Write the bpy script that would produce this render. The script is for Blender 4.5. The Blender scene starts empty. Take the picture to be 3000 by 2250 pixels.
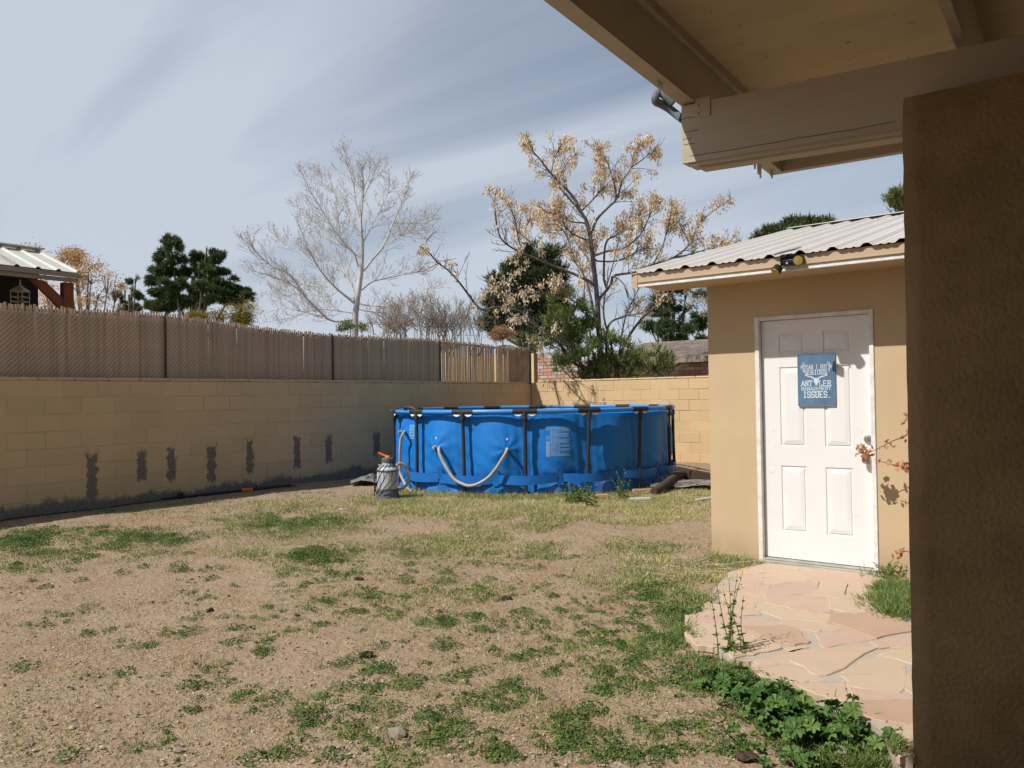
import bpy, math, random
import numpy as np
from mathutils import Vector, Matrix

rng = np.random.default_rng(7)
random.seed(7)
scene = bpy.context.scene
COL = scene.collection
rad = math.radians

# ---------------------------------------------------------------- camera
FPX, YAW, PITCH, ROLL, EYE = 2285.92, rad(37.3458), rad(.9721), rad(-.8497), 1.5
cam_d = bpy.data.cameras.new('camera')
cam = bpy.data.objects.new('camera', cam_d)
COL.objects.link(cam)
cam.matrix_world = (Matrix.Translation((0, 0, EYE)) @ Matrix.Rotation(YAW, 4, 'Z')
                    @ Matrix.Rotation(math.pi / 2 + PITCH, 4, 'X') @ Matrix.Rotation(ROLL, 4, 'Z'))
cam_d.sensor_fit = 'HORIZONTAL'
cam_d.sensor_width = 36.0
cam_d.lens = FPX / 3000 * 36.0
cam_d.clip_start = .05
cam_d.clip_end = 3000
scene.camera = cam

# ---------------------------------------------------------------- sky, sun, exposure
SUN = Vector((-.42, -1.0, 1.2)).normalized()          # towards the sun
world = bpy.data.worlds.new('World')
scene.world = world
world.use_nodes = True
wt = world.node_tree
wn, wl = wt.nodes, wt.links
wn.clear()
w_out = wn.new('ShaderNodeOutputWorld')
w_bg = wn.new('ShaderNodeBackground')
w_sky = wn.new('ShaderNodeTexSky')
w_sky.sky_type = 'NISHITA'
w_sky.sun_disc = False
w_sky.sun_elevation = math.asin(SUN.z)
w_sky.sun_rotation = math.atan2(SUN.x, SUN.y)
w_sky.air_density = 1.0
w_sky.dust_density = .6
w_sky.ozone_density = 1.4
w_bg.inputs['Strength'].default_value = .085
# thin streaky cirrus: noise on the sky plane (direction divided by its height)
tc = wn.new('ShaderNodeTexCoord')
sep = wn.new('ShaderNodeSeparateXYZ')
wl.new(tc.outputs['Generated'], sep.inputs[0])


def wmath(op, a, b=None, c=None, clamp=False):
    n = wn.new('ShaderNodeMath')
    n.operation = op
    n.use_clamp = clamp
    for i, v in enumerate((a, b, c)):
        if v is None:
            continue
        if isinstance(v, (int, float)):
            n.inputs[i].default_value = v
        else:
            wl.new(v, n.inputs[i])
    return n.outputs[0]


hz = wmath('ADD', wmath('MAXIMUM', sep.outputs['Z'], 0.0), .22)
u = wmath('DIVIDE', sep.outputs['X'], hz)
v = wmath('DIVIDE', sep.outputs['Y'], hz)
comb = wn.new('ShaderNodeCombineXYZ')
wl.new(u, comb.inputs[0])
wl.new(v, comb.inputs[1])
mp = wn.new('ShaderNodeMapping')
mp.inputs['Rotation'].default_value = (0, 0, rad(-58))
mp.inputs['Scale'].default_value = (.55, 1.9, 1)
mp.inputs['Location'].default_value = (5.3, 1.2, 0)
wl.new(comb.outputs[0], mp.inputs[0])
n1 = wn.new('ShaderNodeTexNoise')
n1.inputs['Scale'].default_value = .75
n1.inputs['Detail'].default_value = 7
n1.inputs['Roughness'].default_value = .52
n1.inputs['Distortion'].default_value = .5
wl.new(mp.outputs[0], n1.inputs[0])
mp2 = wn.new('ShaderNodeMapping')
mp2.inputs['Location'].default_value = (4.1, 2.3, 0)
mp2.inputs['Scale'].default_value = (.34, .34, 1)
wl.new(comb.outputs[0], mp2.inputs[0])
n2 = wn.new('ShaderNodeTexNoise')
n2.inputs['Scale'].default_value = 1.0
n2.inputs['Detail'].default_value = 3
wl.new(mp2.outputs[0], n2.inputs[0])
# more veil towards the west (left of the view) than the north-east, as the cirrus sheet lies
side = wmath('MULTIPLY', sep.outputs['X'], -.85)
cov = wmath('ADD', wmath('ADD', wmath('MULTIPLY', n1.outputs['Fac'], 2.0),
                         wmath('MULTIPLY', n2.outputs['Fac'], .8)), side)
cov = wmath('MULTIPLY', wmath('SUBTRACT', cov, 1.32), 1.2, clamp=True)
cov = wmath('MINIMUM', wmath('ADD', cov, .10), .93)
mixc = wn.new('ShaderNodeMix')
mixc.data_type = 'RGBA'
wl.new(cov, mixc.inputs['Factor'])
wl.new(w_sky.outputs[0], mixc.inputs[6])
mixc.inputs[7].default_value = (6.9, 7.6, 8.7, 1)
wl.new(mixc.outputs[2], w_bg.inputs['Color'])
wl.new(w_bg.outputs[0], w_out.inputs[0])

sun_d = bpy.data.lights.new('sun', 'SUN')
sun_d.energy = 4.6
sun_d.angle = rad(.53)
sun_d.color = (1.0, .965, .91)
sun = bpy.data.objects.new('sun', sun_d)
sun.rotation_euler = (-SUN).to_track_quat('-Z', 'Y').to_euler()
sun.location = (-6, -12, 16)
COL.objects.link(sun)

vs = scene.view_settings
vs.view_transform = 'Standard'
vs.look = 'None'
vs.exposure = 0.0
vs.gamma = 1.0
vs.use_curve_mapping = False
world.cycles.sampling_method = 'AUTOMATIC'
scene.cycles.use_denoising = True
scene.cycles.adaptive_threshold = .02
scene.cycles.max_bounces = 6
scene.cycles.diffuse_bounces = 3
scene.cycles.transparent_max_bounces = 8

# ---------------------------------------------------------------- pixel rays -> places in the yard
_Rm = np.array(cam.matrix_world.to_3x3())
_C = np.array([0, 0, EYE])


def ray(x, y):
    return _Rm @ np.array([(x - 1500) / FPX, -(y - 1125) / FPX, -1.0])


def P(x, y, d):                      # point at depth d behind photo pixel
    return _C + ray(x, y) * d


def onX(x, y, X):
    d = ray(x, y)
    return _C + d * (X / d[0])


def onY(x, y, Y):
    d = ray(x, y)
    return _C + d * (Y / d[1])


def onZ(x, y, Z):
    d = ray(x, y)
    return _C + d * ((Z - EYE) / d[2])


FW = np.array([-.60662, .79499, 0])
RT = np.array([.79499, .60662, 0])


def smooth(t):
    t = np.clip(t, 0, 1)
    return t * t * (3 - 2 * t)


def lumps(x, y):
    return (.010 * np.sin(1.9 * x + .7 * y + .4) * np.sin(1.3 * y - .8 * x) + .006 * np.sin(4.1 * x - 2.7 * y + 1.)
            + .004 * np.sin(7.3 * y + 3.1 * x) * np.sin(5.9 * x - 1.1 * y))


def gz(x, y):                        # height of the yard
    x = np.asarray(x, float)
    y = np.asarray(y, float)
    d = x * FW[0] + y * FW[1]
    l = x * RT[0] + y * RT[1]
    z = .02 + .165 * smooth((d - 5.5) / 4.6) + .03 * smooth(-l / 6)
    z = z - .045 * np.exp(-((x + .45) ** 2 + (y - 3.2) ** 2) / .25)
    return z + lumps(x, y)


def ground_at(px, py):
    z = .1
    for _ in range(5):
        p = onZ(px, py, z)
        z = float(gz(p[0], p[1]))
    p[2] = z
    return p


def ground_many(px, py):
    px, py = np.asarray(px, float), np.asarray(py, float)
    D = np.stack([(px - 1500) / FPX, -(py - 1125) / FPX, -np.ones_like(px)], -1) @ _Rm.T
    z = np.full(px.shape, .1)
    for _ in range(5):
        p = _C + D * ((z - EYE) / D[:, 2])[:, None]
        z = gz(p[:, 0], p[:, 1])
    p[:, 2] = z
    return p


# ---------------------------------------------------------------- mesh helpers
class MB:
    """collects faces of one mesh; build() links it as one object"""

    def __init__(s):
        s.v = []
        s.n = 0
        s.f = []        # list of (array faces (k,m), mat index)
        s.t = []        # tints

    def add(s, verts, faces, tint=None, mi=0):
        verts = np.asarray(verts, float).reshape(-1, 3)
        groups = {}
        if isinstance(faces, np.ndarray):
            groups[faces.shape[1]] = faces
        else:
            for f in faces:
                groups.setdefault(len(f), []).append(f)
        for k, fs in groups.items():
            fs = np.asarray(fs, int) + s.n
            if tint is None:
                tt = np.zeros(len(fs))
            elif np.ndim(tint) == 0:
                tt = np.full(len(fs), float(tint))
            else:
                tt = np.asarray(tint, float)
            s.f.append((fs, tt, mi))
        s.v.append(verts)
        s.n += len(verts)
        return s

    def box(s, a, b, tint=None, mi=0, bev=0.0):
        x0, y0, z0 = a
        x1, y1, z1 = b
        if bev > 0:
            e = bev
            vs_ = []
            for (X, sx) in ((x0, 1), (x1, -1)):
                for (Y, sy) in ((y0, 1), (y1, -1)):
                    for (Z, sz) in ((z0, 1), (z1, -1)):
                        vs_ += [(X, Y + sy * e, Z + sz * e), (X + sx * e, Y, Z + sz * e), (X + sx * e, Y + sy * e, Z)]
            vs_ = np.array(vs_)
            bm = bmesh_hull(vs_)
            return s.add(bm[0], bm[1], tint, mi)
        V = [(x0, y0, z0), (x1, y0, z0), (x1, y1, z0), (x0, y1, z0), (x0, y0, z1), (x1, y0, z1), (x1, y1, z1), (x0, y1, z1)]
        Fc = [(3, 2, 1, 0), (4, 5, 6, 7), (0, 1, 5, 4), (1, 2, 6, 5), (2, 3, 7, 6), (3, 0, 4, 7)]
        return s.add(V, Fc, tint, mi)

    def hexa(s, V, tint=None, mi=0):   # eight corners, bottom ring then top ring
        Fc = [(3, 2, 1, 0), (4, 5, 6, 7), (0, 1, 5, 4), (1, 2, 6, 5), (2, 3, 7, 6), (3, 0, 4, 7)]
        return s.add(V, Fc, tint, mi)

    def prism(s, poly, z0, z1, tint=None, mi=0, bev=0.0):
        poly = np.asarray(poly, float)
        n = len(poly)
        area = np.sum(poly[:, 0] * np.roll(poly[:, 1], -1) - np.roll(poly[:, 0], -1) * poly[:, 1])
        if area < 0:
            poly = poly[::-1]
        c = poly.mean(0)
        rings = [np.c_[poly, np.full(n, z0)]]
        if bev > 0:
            rings.append(np.c_[poly, np.full(n, z1 - bev)])
            dd = c - poly
            ln = np.linalg.norm(dd, axis=1, keepdims=True)
            rings.append(np.c_[poly + dd / ln * bev * 1.3, np.full(n, z1)])
        else:
            rings.append(np.c_[poly, np.full(n, z1)])
        V = np.vstack(rings)
        Fc = []
        for r in range(len(rings) - 1):
            for i in range(n):
                j = (i + 1) % n
                Fc.append((r * n + i, r * n + j, (r + 1) * n + j, (r + 1) * n + i))
        top = (len(rings) - 1) * n
        Fc.append(tuple(top + i for i in range(n)))
        Fc.append(tuple(reversed(range(n))))
        return s.add(V, Fc, tint, mi)

    def tube(s, pts, r, n=8, cap=True, tint=None, mi=0, flat=None):
        pts = np.asarray(pts, float)
        m = len(pts)
        r = np.broadcast_to(np.asarray(r, float), (m,))
        tan = np.gradient(pts, axis=0)
        tan /= np.linalg.norm(tan, axis=1, keepdims=True) + 1e-12
        ref = np.array([0, 0, 1.0]) if abs(tan[0][2]) < .9 else np.array([1.0, 0, 0])
        a = np.cross(tan[0], ref)
        a /= np.linalg.norm(a) + 1e-12
        ang = np.arange(n) * 2 * np.pi / n
        cs, sn = np.cos(ang)[:, None], np.sin(ang)[:, None]
        rings = []
        for i in range(m):
            a = a - tan[i] * np.dot(a, tan[i])
            a /= np.linalg.norm(a) + 1e-12
            b = np.cross(tan[i], a)
            rings.append(pts[i] + r[i] * (cs * a + sn * b))
        V = np.vstack(rings)
        i = np.arange(m - 1)[:, None] * n
        k = np.arange(n)[None, :]
        k2 = (k + 1) % n
        Fq = np.stack([i + k, i + k2, i + n + k2, i + n + k], -1).reshape(-1, 4)
        s.add(V, Fq, tint, mi)
        if cap and n > 2:
            s.add(rings[0], [tuple(reversed(range(n)))], tint, mi)
            s.add(rings[-1], [tuple(range(n))], tint, mi)
        return s

    def lathe(s, prof, c=(0, 0, 0), n=24, tint=None, mi=0, axis=None):
        prof = np.asarray(prof, float)
        ang = np.arange(n) * 2 * np.pi / n
        V = np.array([[pr * math.cos(a), pr * math.sin(a), pz] for pr, pz in prof for a in ang])
        if axis is not None:
            q = Vector((0, 0, 1)).rotation_difference(Vector(axis)).to_matrix()
            V = V @ np.array(q).T
        V = V + np.asarray(c, float)
        Fc = []
        m = len(prof)
        for i in range(m - 1):
            for k in range(n):
                k2 = (k + 1) % n
                Fc.append((i * n + k, i * n + k2, (i + 1) * n + k2, (i + 1) * n + k))
        Fc.append(tuple(reversed(range(n))))
        Fc.append(tuple((m - 1) * n + k for k in range(n)))
        return s.add(V, Fc, tint, mi)

    def mesh(s, name, mats, smooth_=False):
        me = bpy.data.meshes.new(name)
        V = np.vstack(s.v)
        me.vertices.add(len(V))
        me.vertices.foreach_set('co', V.ravel().astype(np.float32))
        ls, lt, lv, mis, tn = [], [], [], [], []
        pos = 0
        for fs, tt, mi in s.f:
            k = fs.shape[1]
            lv.append(fs.ravel())
            ls.append(pos + np.arange(len(fs)) * k)
            lt.append(np.full(len(fs), k))
            mis.append(np.full(len(fs), mi))
            tn.append(tt)
            pos += fs.size
        lv = np.concatenate(lv)
        me.loops.add(len(lv))
        me.loops.foreach_set('vertex_index', lv.astype(np.int32))
        ls = np.concatenate(ls)
        me.polygons.add(len(ls))
        me.polygons.foreach_set('loop_start', ls.astype(np.int32))
        me.polygons.foreach_set('loop_total', np.concatenate(lt).astype(np.int32))
        me.polygons.foreach_set('material_index', np.concatenate(mis).astype(np.int32))
        me.polygons.foreach_set('use_smooth', np.full(len(ls), bool(smooth_)))
        at = me.attributes.new('tint', 'FLOAT', 'FACE')
        at.data.foreach_set('value', np.concatenate(tn).astype(np.float32))
        for m in (mats if isinstance(mats, (list, tuple)) else [mats]):
            me.materials.append(m)
        me.update(calc_edges=True)
        me.validate()
        return me

    def build(s, name, mats, parent=None, smooth_=False, **tags):
        return link(name, s.mesh(name, mats, smooth_), parent, **tags)


def bmesh_hull(pts):
    import bmesh
    bm = bmesh.new()
    for p in pts:
        bm.verts.new(p)
    bm.verts.ensure_lookup_table()
    r = bmesh.ops.convex_hull(bm, input=bm.verts)
    bmesh.ops.dissolve_limit(bm, angle_limit=.01, verts=bm.verts, edges=bm.edges)
    bm.verts.index_update()
    V = np.array([v.co[:] for v in bm.verts])
    Fc = [tuple(v.index for v in f.verts) for f in bm.faces]
    bm.free()
    return V, Fc


def link(name, me, parent=None, loc=None, rot=None, **tags):
    o = bpy.data.objects.new(name, me)
    COL.objects.link(o)
    if parent is not None:
        o.parent = parent
        o.matrix_parent_inverse = Matrix.Translation(parent.location).inverted()
    if loc is not None:
        o.location = loc
    if rot is not None:
        o.rotation_euler = rot
    for k, val in tags.items():
        o[k] = val
    return o


def thing(name, label, category, loc=(0, 0, 0), group=None):
    o = bpy.data.objects.new(name, None)
    o.empty_display_size = .1
    COL.objects.link(o)
    o.location = tuple(float(c) for c in loc)
    o['label'] = label
    o['category'] = category
    if group:
        o['group'] = group
    return o


# ---------------------------------------------------------------- materials
def nodes_of(name):
    m = bpy.data.materials.new(name)
    m.use_nodes = True
    nt = m.node_tree
    return m, nt, nt.nodes, nt.links, nt.nodes['Principled BSDF']


def mat(name, c1, c2=None, scale=6., detail=6., rough=.8, bump=0., bscale=60., spec=.3, metal=0., tint=0.,
        rand=0., trans=0., stretch=(1, 1, 1), contrast=1.0, world=False, bdist=.01):
    m, nt, N, L, B = nodes_of(name)
    B.inputs['Roughness'].default_value = rough
    B.inputs['Specular IOR Level'].default_value = spec
    B.inputs['Metallic'].default_value = metal
    c2 = c2 or tuple(c * .8 for c in c1)
    geo = N.new('ShaderNodeNewGeometry')
    tcn = N.new('ShaderNodeTexCoord')
    src = geo.outputs['Position'] if world else tcn.outputs['Object']
    mpn = N.new('ShaderNodeMapping')
    mpn.inputs['Scale'].default_value = stretch
    L.new(src, mpn.inputs[0])
    no = N.new('ShaderNodeTexNoise')
    no.inputs['Scale'].default_value = scale
    no.inputs['Detail'].default_value = detail
    no.inputs['Roughness'].default_value = .6
    L.new(mpn.outputs[0], no.inputs[0])
    mr = N.new('ShaderNodeMapRange')
    mr.inputs[1].default_value = .5 - .22 / contrast
    mr.inputs[2].default_value = .5 + .22 / contrast
    L.new(no.outputs['Fac'], mr.inputs[0])
    mx = N.new('ShaderNodeMix')
    mx.data_type = 'RGBA'
    mx.inputs[6].default_value = (*c1, 1)
    mx.inputs[7].default_value = (*c2, 1)
    L.new(mr.outputs[0], mx.inputs['Factor'])
    out = mx.outputs[2]
    if tint or rand:
        hs = N.new('ShaderNodeHueSaturation')
        L.new(out, hs.inputs['Color'])
        ma = N.new('ShaderNodeMath')
        ma.operation = 'MULTIPLY_ADD'
        if tint:
            an = N.new('ShaderNodeAttribute')
            an.attribute_name = 'tint'
            L.new(an.outputs['Fac'], ma.inputs[0])
            ma.inputs[1].default_value = tint
            ma.inputs[2].default_value = 1.0
        else:
            oi = N.new('ShaderNodeObjectInfo')
            L.new(oi.outputs['Random'], ma.inputs[0])
            ma.inputs[1].default_value = rand * 2
            ma.inputs[2].default_value = 1.0 - rand
        L.new(ma.outputs[0], hs.inputs['Value'])
        out = hs.outputs[0]
    L.new(out, B.inputs['Base Color'])
    if bump:
        nb = N.new('ShaderNodeTexNoise')
        nb.inputs['Scale'].default_value = bscale
        nb.inputs['Detail'].default_value = 5
        L.new(mpn.outputs[0], nb.inputs[0])
        bp = N.new('ShaderNodeBump')
        bp.inputs['Strength'].default_value = bump
        bp.inputs['Distance'].default_value = bdist
        L.new(nb.outputs['Fac'], bp.inputs['Height'])
        L.new(bp.outputs[0], B.inputs['Normal'])
    if trans:
        td = N.new('ShaderNodeBsdfTranslucent')
        L.new(out, td.inputs['Color'])
        ms = N.new('ShaderNodeMixShader')
        ms.inputs[0].default_value = trans
        L.new(B.outputs[0], ms.inputs[1])
        L.new(td.outputs[0], ms.inputs[2])
        L.new(ms.outputs[0], N['Material Output'].inputs[0])
    return m


def leafmat(name, c1, c2, dark=.6, trans=.25, rough=.6, scale=2.5):
    """tint attribute 0..1 runs from c1 to c2"""
    m, nt, N, L, B = nodes_of(name)
    B.inputs['Roughness'].default_value = rough
    B.inputs['Specular IOR Level'].default_value = .25
    an = N.new('ShaderNodeAttribute')
    an.attribute_name = 'tint'
    mx = N.new('ShaderNodeMix')
    mx.data_type = 'RGBA'
    mx.inputs[6].default_value = (*c1, 1)
    mx.inputs[7].default_value = (*c2, 1)
    L.new(an.outputs['Fac'], mx.inputs['Factor'])
    L.new(mx.outputs[2], B.inputs['Base Color'])
    td = N.new('ShaderNodeBsdfTranslucent')
    L.new(mx.outputs[2], td.inputs['Color'])
    ms = N.new('ShaderNodeMixShader')
    ms.inputs[0].default_value = trans
    L.new(B.outputs[0], ms.inputs[1])
    L.new(td.outputs[0], ms.inputs[2])
    L.new(ms.outputs[0], N['Material Output'].inputs[0])
    return m


def wall_paint(name, c, stains=None, dirt=False):
    """painted concrete block: weathered tan paint, optional bare peeled patches down the wall"""
    m, nt, N, L, B = nodes_of(name)
    B.inputs['Roughness'].default_value = .88
    B.inputs['Specular IOR Level'].default_value = .2
    geo = N.new('ShaderNodeNewGeometry')

    def math_(op, a, b=None, cl=False):
        n = N.new('ShaderNodeMath')
        n.operation = op
        n.use_clamp = cl
        for i, val in enumerate((a, b)):
            if val is None:
                continue
            if isinstance(val, (int, float)):
                n.inputs[i].default_value = val
            else:
                L.new(val, n.inputs[i])
        return n.outputs[0]

    def noise(scale, det=5, st=(1, 1, 1), off=(0, 0, 0)):
        mpn = N.new('ShaderNodeMapping')
        mpn.inputs['Scale'].default_value = st
        mpn.inputs['Location'].default_value = off
        L.new(geo.outputs['Position'], mpn.inputs[0])
        n = N.new('ShaderNodeTexNoise')
        n.inputs['Scale'].default_value = scale
        n.inputs['Detail'].default_value = det
        n.inputs['Roughness'].default_value = .65
        L.new(mpn.outputs[0], n.inputs[0])
        return n.outputs['Fac']

    def mixrgb(fac, a, b):
        mx = N.new('ShaderNodeMix')
        mx.data_type = 'RGBA'
        for i, val in ((6, a), (7, b)):
            if isinstance(val, tuple):
                mx.inputs[i].default_value = (*val, 1)
            else:
                L.new(val, mx.inputs[i])
        if isinstance(fac, float):
            mx.inputs['Factor'].default_value = fac
        else:
            L.new(fac, mx.inputs['Factor'])
        return mx.outputs[2]

    oi = N.new('ShaderNodeObjectInfo')
    big = math_('MULTIPLY', math_('SUBTRACT', noise(1.3, 5), .38), 2.6, True)
    col = mixrgb(big, tuple(k * .93 for k in c), (c[0] * 1.04, c[1] * 1.03, c[2] * 1.02))
    streak = math_('MULTIPLY', math_('SUBTRACT', noise(3.0, 4, (1, 1, .12), (3, 1, 7)), .56), 4., True)
    col = mixrgb(math_('MULTIPLY', streak, .22), col, (c[0] * 1.12, c[1] * 1.2, c[2] * 1.35))
    speck = math_('MULTIPLY', math_('SUBTRACT', noise(26, 4), .66), 9., True)
    col = mixrgb(math_('MULTIPLY', speck, .35), col, (c[0] * .55, c[1] * .52, c[2] * .5))
    hs = N.new('ShaderNodeHueSaturation')
    L.new(col, hs.inputs['Color'])
    L.new(math_('ADD', math_('MULTIPLY', oi.outputs['Random'], .085), .957), hs.inputs['Value'])
    col = hs.outputs[0]
    if stains:
        sp = N.new('ShaderNodeSeparateXYZ')
        L.new(geo.outputs['Position'], sp.inputs[0])
        Yd = math_('ADD', sp.outputs['Y'], math_('MULTIPLY', math_('SUBTRACT', noise(14, 7), .5), .19))
        Zd = math_('ADD', sp.outputs['Z'], math_('MULTIPLY', math_('SUBTRACT', noise(10, 7, off=(5, 5, 5)), .5), .34))
        tot = None
        for (y0, z1, z0, w) in stains:
            a = math_('DIVIDE', math_('ABSOLUTE', math_('SUBTRACT', Yd, y0)), w / 2)
            b = math_('DIVIDE', math_('ABSOLUTE', math_('SUBTRACT', Zd, (z0 + z1) / 2)), (z1 - z0) / 2)
            k = math_('MULTIPLY', math_('SUBTRACT', 1.0, math_('MAXIMUM', a, b)), 6.5, True)
            tot = k if tot is None else math_('MAXIMUM', tot, k)
        band = noise(1.6, 6, (1, 1, .3), (2, 0, 0))
        lim = math_('ADD', .19, math_('MULTIPLY', band, .36))
        lowm = math_('MULTIPLY', math_('SUBTRACT', lim, math_('ADD', sp.outputs['Z'], math_('MULTIPLY', math_('SUBTRACT', noise(16, 7), .5), .22))), 16., True)
        tot = math_('MAXIMUM', tot, lowm)
        g = mixrgb(noise(55, 4), (.085, .073, .066), (.21, .185, .165))
        worn = math_('MULTIPLY', tot, math_('ADD', .55, math_('MULTIPLY', noise(38, 5), .65)), True)
        col = mixrgb(worn, col, g)
    if dirt:                                  # mud splashed up the foot of the wall
        sp = N.new('ShaderNodeSeparateXYZ')
        L.new(geo.outputs['Position'], sp.inputs[0])
        lim = math_('ADD', .10, math_('MULTIPLY', noise(4, 7, (1, 1, .6), (8, 8, 8)), .42))
        k = math_('MULTIPLY', math_('SUBTRACT', lim, sp.outputs['Z']), 5., True)
        col = mixrgb(math_('MULTIPLY', k, .42), col, (.33, .23, .145))
        patch = math_('MULTIPLY', math_('SUBTRACT', noise(.9, 3, (1, 1, .8), (1, 2, 4)), .52), 9., True)
        col = mixrgb(math_('MULTIPLY', patch, .10), col, (c[0] * .8, c[1] * .77, c[2] * .72))
    L.new(col, B.inputs['Base Color'])
    bp = N.new('ShaderNodeBump')
    bp.inputs['Strength'].default_value = .35
    bp.inputs['Distance'].default_value = .006
    L.new(noise(70, 6), bp.inputs['Height'])
    L.new(bp.outputs[0], B.inputs['Normal'])
    return m


STAINS = [(4.52, .90, .30, .135), (5.15, .886, .47, .13), (5.55, .91, .43, .125), (6.14, .902, .37, .145),
          (6.75, .96, .42, .115), (7.59, .948, .43, .13), (8.21, .933, .49, .14), (9.25, .93, .52, .16)]
PAINT = (.63, .450, .247)
m_wallL = wall_paint('painted block, peeling at the foot', PAINT, STAINS)
m_wallB = wall_paint('painted block', PAINT)
m_mortar = mat('painted mortar joint', (.36, .26, .145), (.30, .215, .12), rough=.95)
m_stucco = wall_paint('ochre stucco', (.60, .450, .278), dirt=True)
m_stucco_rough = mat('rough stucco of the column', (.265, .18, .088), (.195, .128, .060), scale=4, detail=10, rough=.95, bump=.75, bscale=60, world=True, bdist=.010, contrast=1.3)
m_white = mat('white door paint', (.80, .79, .765), (.765, .75, .72), scale=3, rough=.45, spec=.4, bump=.04, bscale=30, world=True)
m_whitetrim = mat('chipped white trim', (.80, .785, .755), (.68, .64, .58), scale=14, rough=.7, contrast=1.8, bump=.3, bscale=40, world=True)
m_beam = mat('painted beam timber', (.49, .42, .33), (.43, .365, .285), scale=5, detail=10, rough=.75, contrast=1.0, bump=.3, bscale=14, stretch=(.3, 3, 6), bdist=.006)
m_soffit = mat('painted plywood ceiling', (.53, .425, .275), (.46, .36, .225), scale=2.2, rough=.85, bump=.15, bscale=24, stretch=(1, 3, 1))
m_fascia = mat('tan metal fascia', (.52, .385, .255), (.49, .36, .235), scale=2, rough=.42, spec=.5)
m_roof = mat('pale tan ribbed roofing', (.68, .62, .55), (.62, .56, .495), scale=1.6, rough=.45, spec=.45, stretch=(3, .5, 1))
m_roofw = mat('off white ribbed roofing', (.62, .61, .52), (.55, .54, .46), scale=2, rough=.5)
m_dark = mat('dark gap', (.03, .022, .016), rough=.95)
m_steel = mat('brushed steel', (.55, .54, .52), (.45, .44, .42), rough=.3, metal=.9)
m_black = mat('black plastic', (.016, .016, .017), (.025, .025, .026), rough=.45)
m_charcoal = mat('charcoal coated steel', (.026, .027, .029), (.038, .039, .041), rough=.55, scale=20)


def pool_vinyl():
    m = mat('blue pool liner', (.014, .19, .575), (.010, .16, .52), scale=3.2, rough=.5, spec=.25, world=True, bump=.16, bscale=7, bdist=.05)
    nt = m.node_tree
    N, L, B = nt.nodes, nt.links, nt.nodes['Principled BSDF']
    src = B.inputs['Base Color'].links[0].from_socket
    geo = N.new('ShaderNodeNewGeometry')
    sp = N.new('ShaderNodeSeparateXYZ')
    L.new(geo.outputs['Position'], sp.inputs[0])
    hr = N.new('ShaderNodeMapRange')               # splashed dust low on the wall
    hr.inputs[1].default_value, hr.inputs[2].default_value = .62, .2
    L.new(sp.outputs['Z'], hr.inputs[0])
    no = N.new('ShaderNodeTexNoise')
    no.inputs['Scale'].default_value = 6
    no.inputs['Detail'].default_value = 8
    L.new(geo.outputs['Position'], no.inputs[0])
    nr = N.new('ShaderNodeMapRange')
    nr.inputs[1].default_value, nr.inputs[2].default_value, nr.inputs[4].default_value = .45, .8, .45
    L.new(no.outputs['Fac'], nr.inputs[0])
    mu = N.new('ShaderNodeMath')
    mu.operation = 'MULTIPLY'
    L.new(hr.outputs[0], mu.inputs[0])
    L.new(nr.outputs[0], mu.inputs[1])
    mx = N.new('ShaderNodeMix')
    mx.data_type = 'RGBA'
    mx.inputs[7].default_value = (.36, .33, .28, 1)
    L.new(mu.outputs[0], mx.inputs['Factor'])
    L.new(src, mx.inputs[6])
    L.new(mx.outputs[2], B.inputs['Base Color'])
    return m


m_blue = pool_vinyl()
m_bluelite = mat('blue rail sleeve', (.055, .28, .66), (.045, .25, .62), scale=3, rough=.35, spec=.5)
m_paleprint = mat('pale blue print', (.22, .44, .74), (.16, .38, .70), scale=40, rough=.6)
m_whiteprint = mat('white print', (.50, .58, .70), (.42, .50, .64), scale=30, rough=.6)
m_hose = mat('weathered grey hose', (.50, .45, .385), (.38, .32, .24), scale=6, rough=.55, bump=.5, bscale=60)
m_hosey = mat('yellowed hose', (.55, .43, .27), (.45, .34, .2), scale=8, rough=.5)
m_tank = mat('pale grey plastic tank', (.58, .60, .605), (.52, .54, .55), scale=4, rough=.4)
m_tankd = mat('grey plastic', (.10, .105, .115), (.13, .135, .145), scale=4, rough=.5)
m_orange = mat('orange plastic', (.80, .22, .025), (.72, .19, .02), rough=.45)
m_sign = mat('faded blue metal sign', (.068, .135, .225), (.12, .205, .31), scale=9, detail=8, rough=.55, stretch=(1, 1, .35), world=True)
m_cream = mat('faded lettering', (.66, .72, .78), (.50, .58, .66), scale=60, rough=.6)
m_slat = mat('brown privacy slat', (.60, .42, .275), (.52, .36, .23), scale=3, rough=.65, rand=.11)
m_wire = mat('galvanised wire', (.13, .10, .08), (.17, .14, .11), rough=.6)
m_galv = mat('weathered galvanised pipe', (.16, .16, .16), (.11, .11, .11), rough=.5, metal=.3)
m_bark = mat('grey brown bark', (.20, .17, .145), (.115, .095, .08), scale=5, rough=.95, stretch=(1, 1, .4))
m_barkw = mat('pale bark', (.64, .625, .60), (.48, .465, .44), scale=4, rough=.9)
m_twig = mat('dry grey twig', (.34, .285, .24), (.24, .20, .165), scale=8, rough=.95)
m_wood = mat('red stained timber', (.20, .065, .022), (.15, .048, .016), scale=4, rough=.7, stretch=(1, 1, .3))
m_lumber = mat('raw lumber', (.55, .36, .19), (.45, .28, .14), scale=12, rough=.8, stretch=(1, .2, 1))
m_mat = mat('brown ground cloth', (.085, .062, .05), (.06, .044, .036), scale=9, rough=.95, bump=.5, bscale=40)
m_tarp = mat('dusty grey tarp', (.27, .245, .215), (.14, .12, .105), scale=5, rough=.8, contrast=1.6)
m_pvc = mat('white pipe', (.66, .66, .63), (.55, .54, .5), rough=.5)
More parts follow.
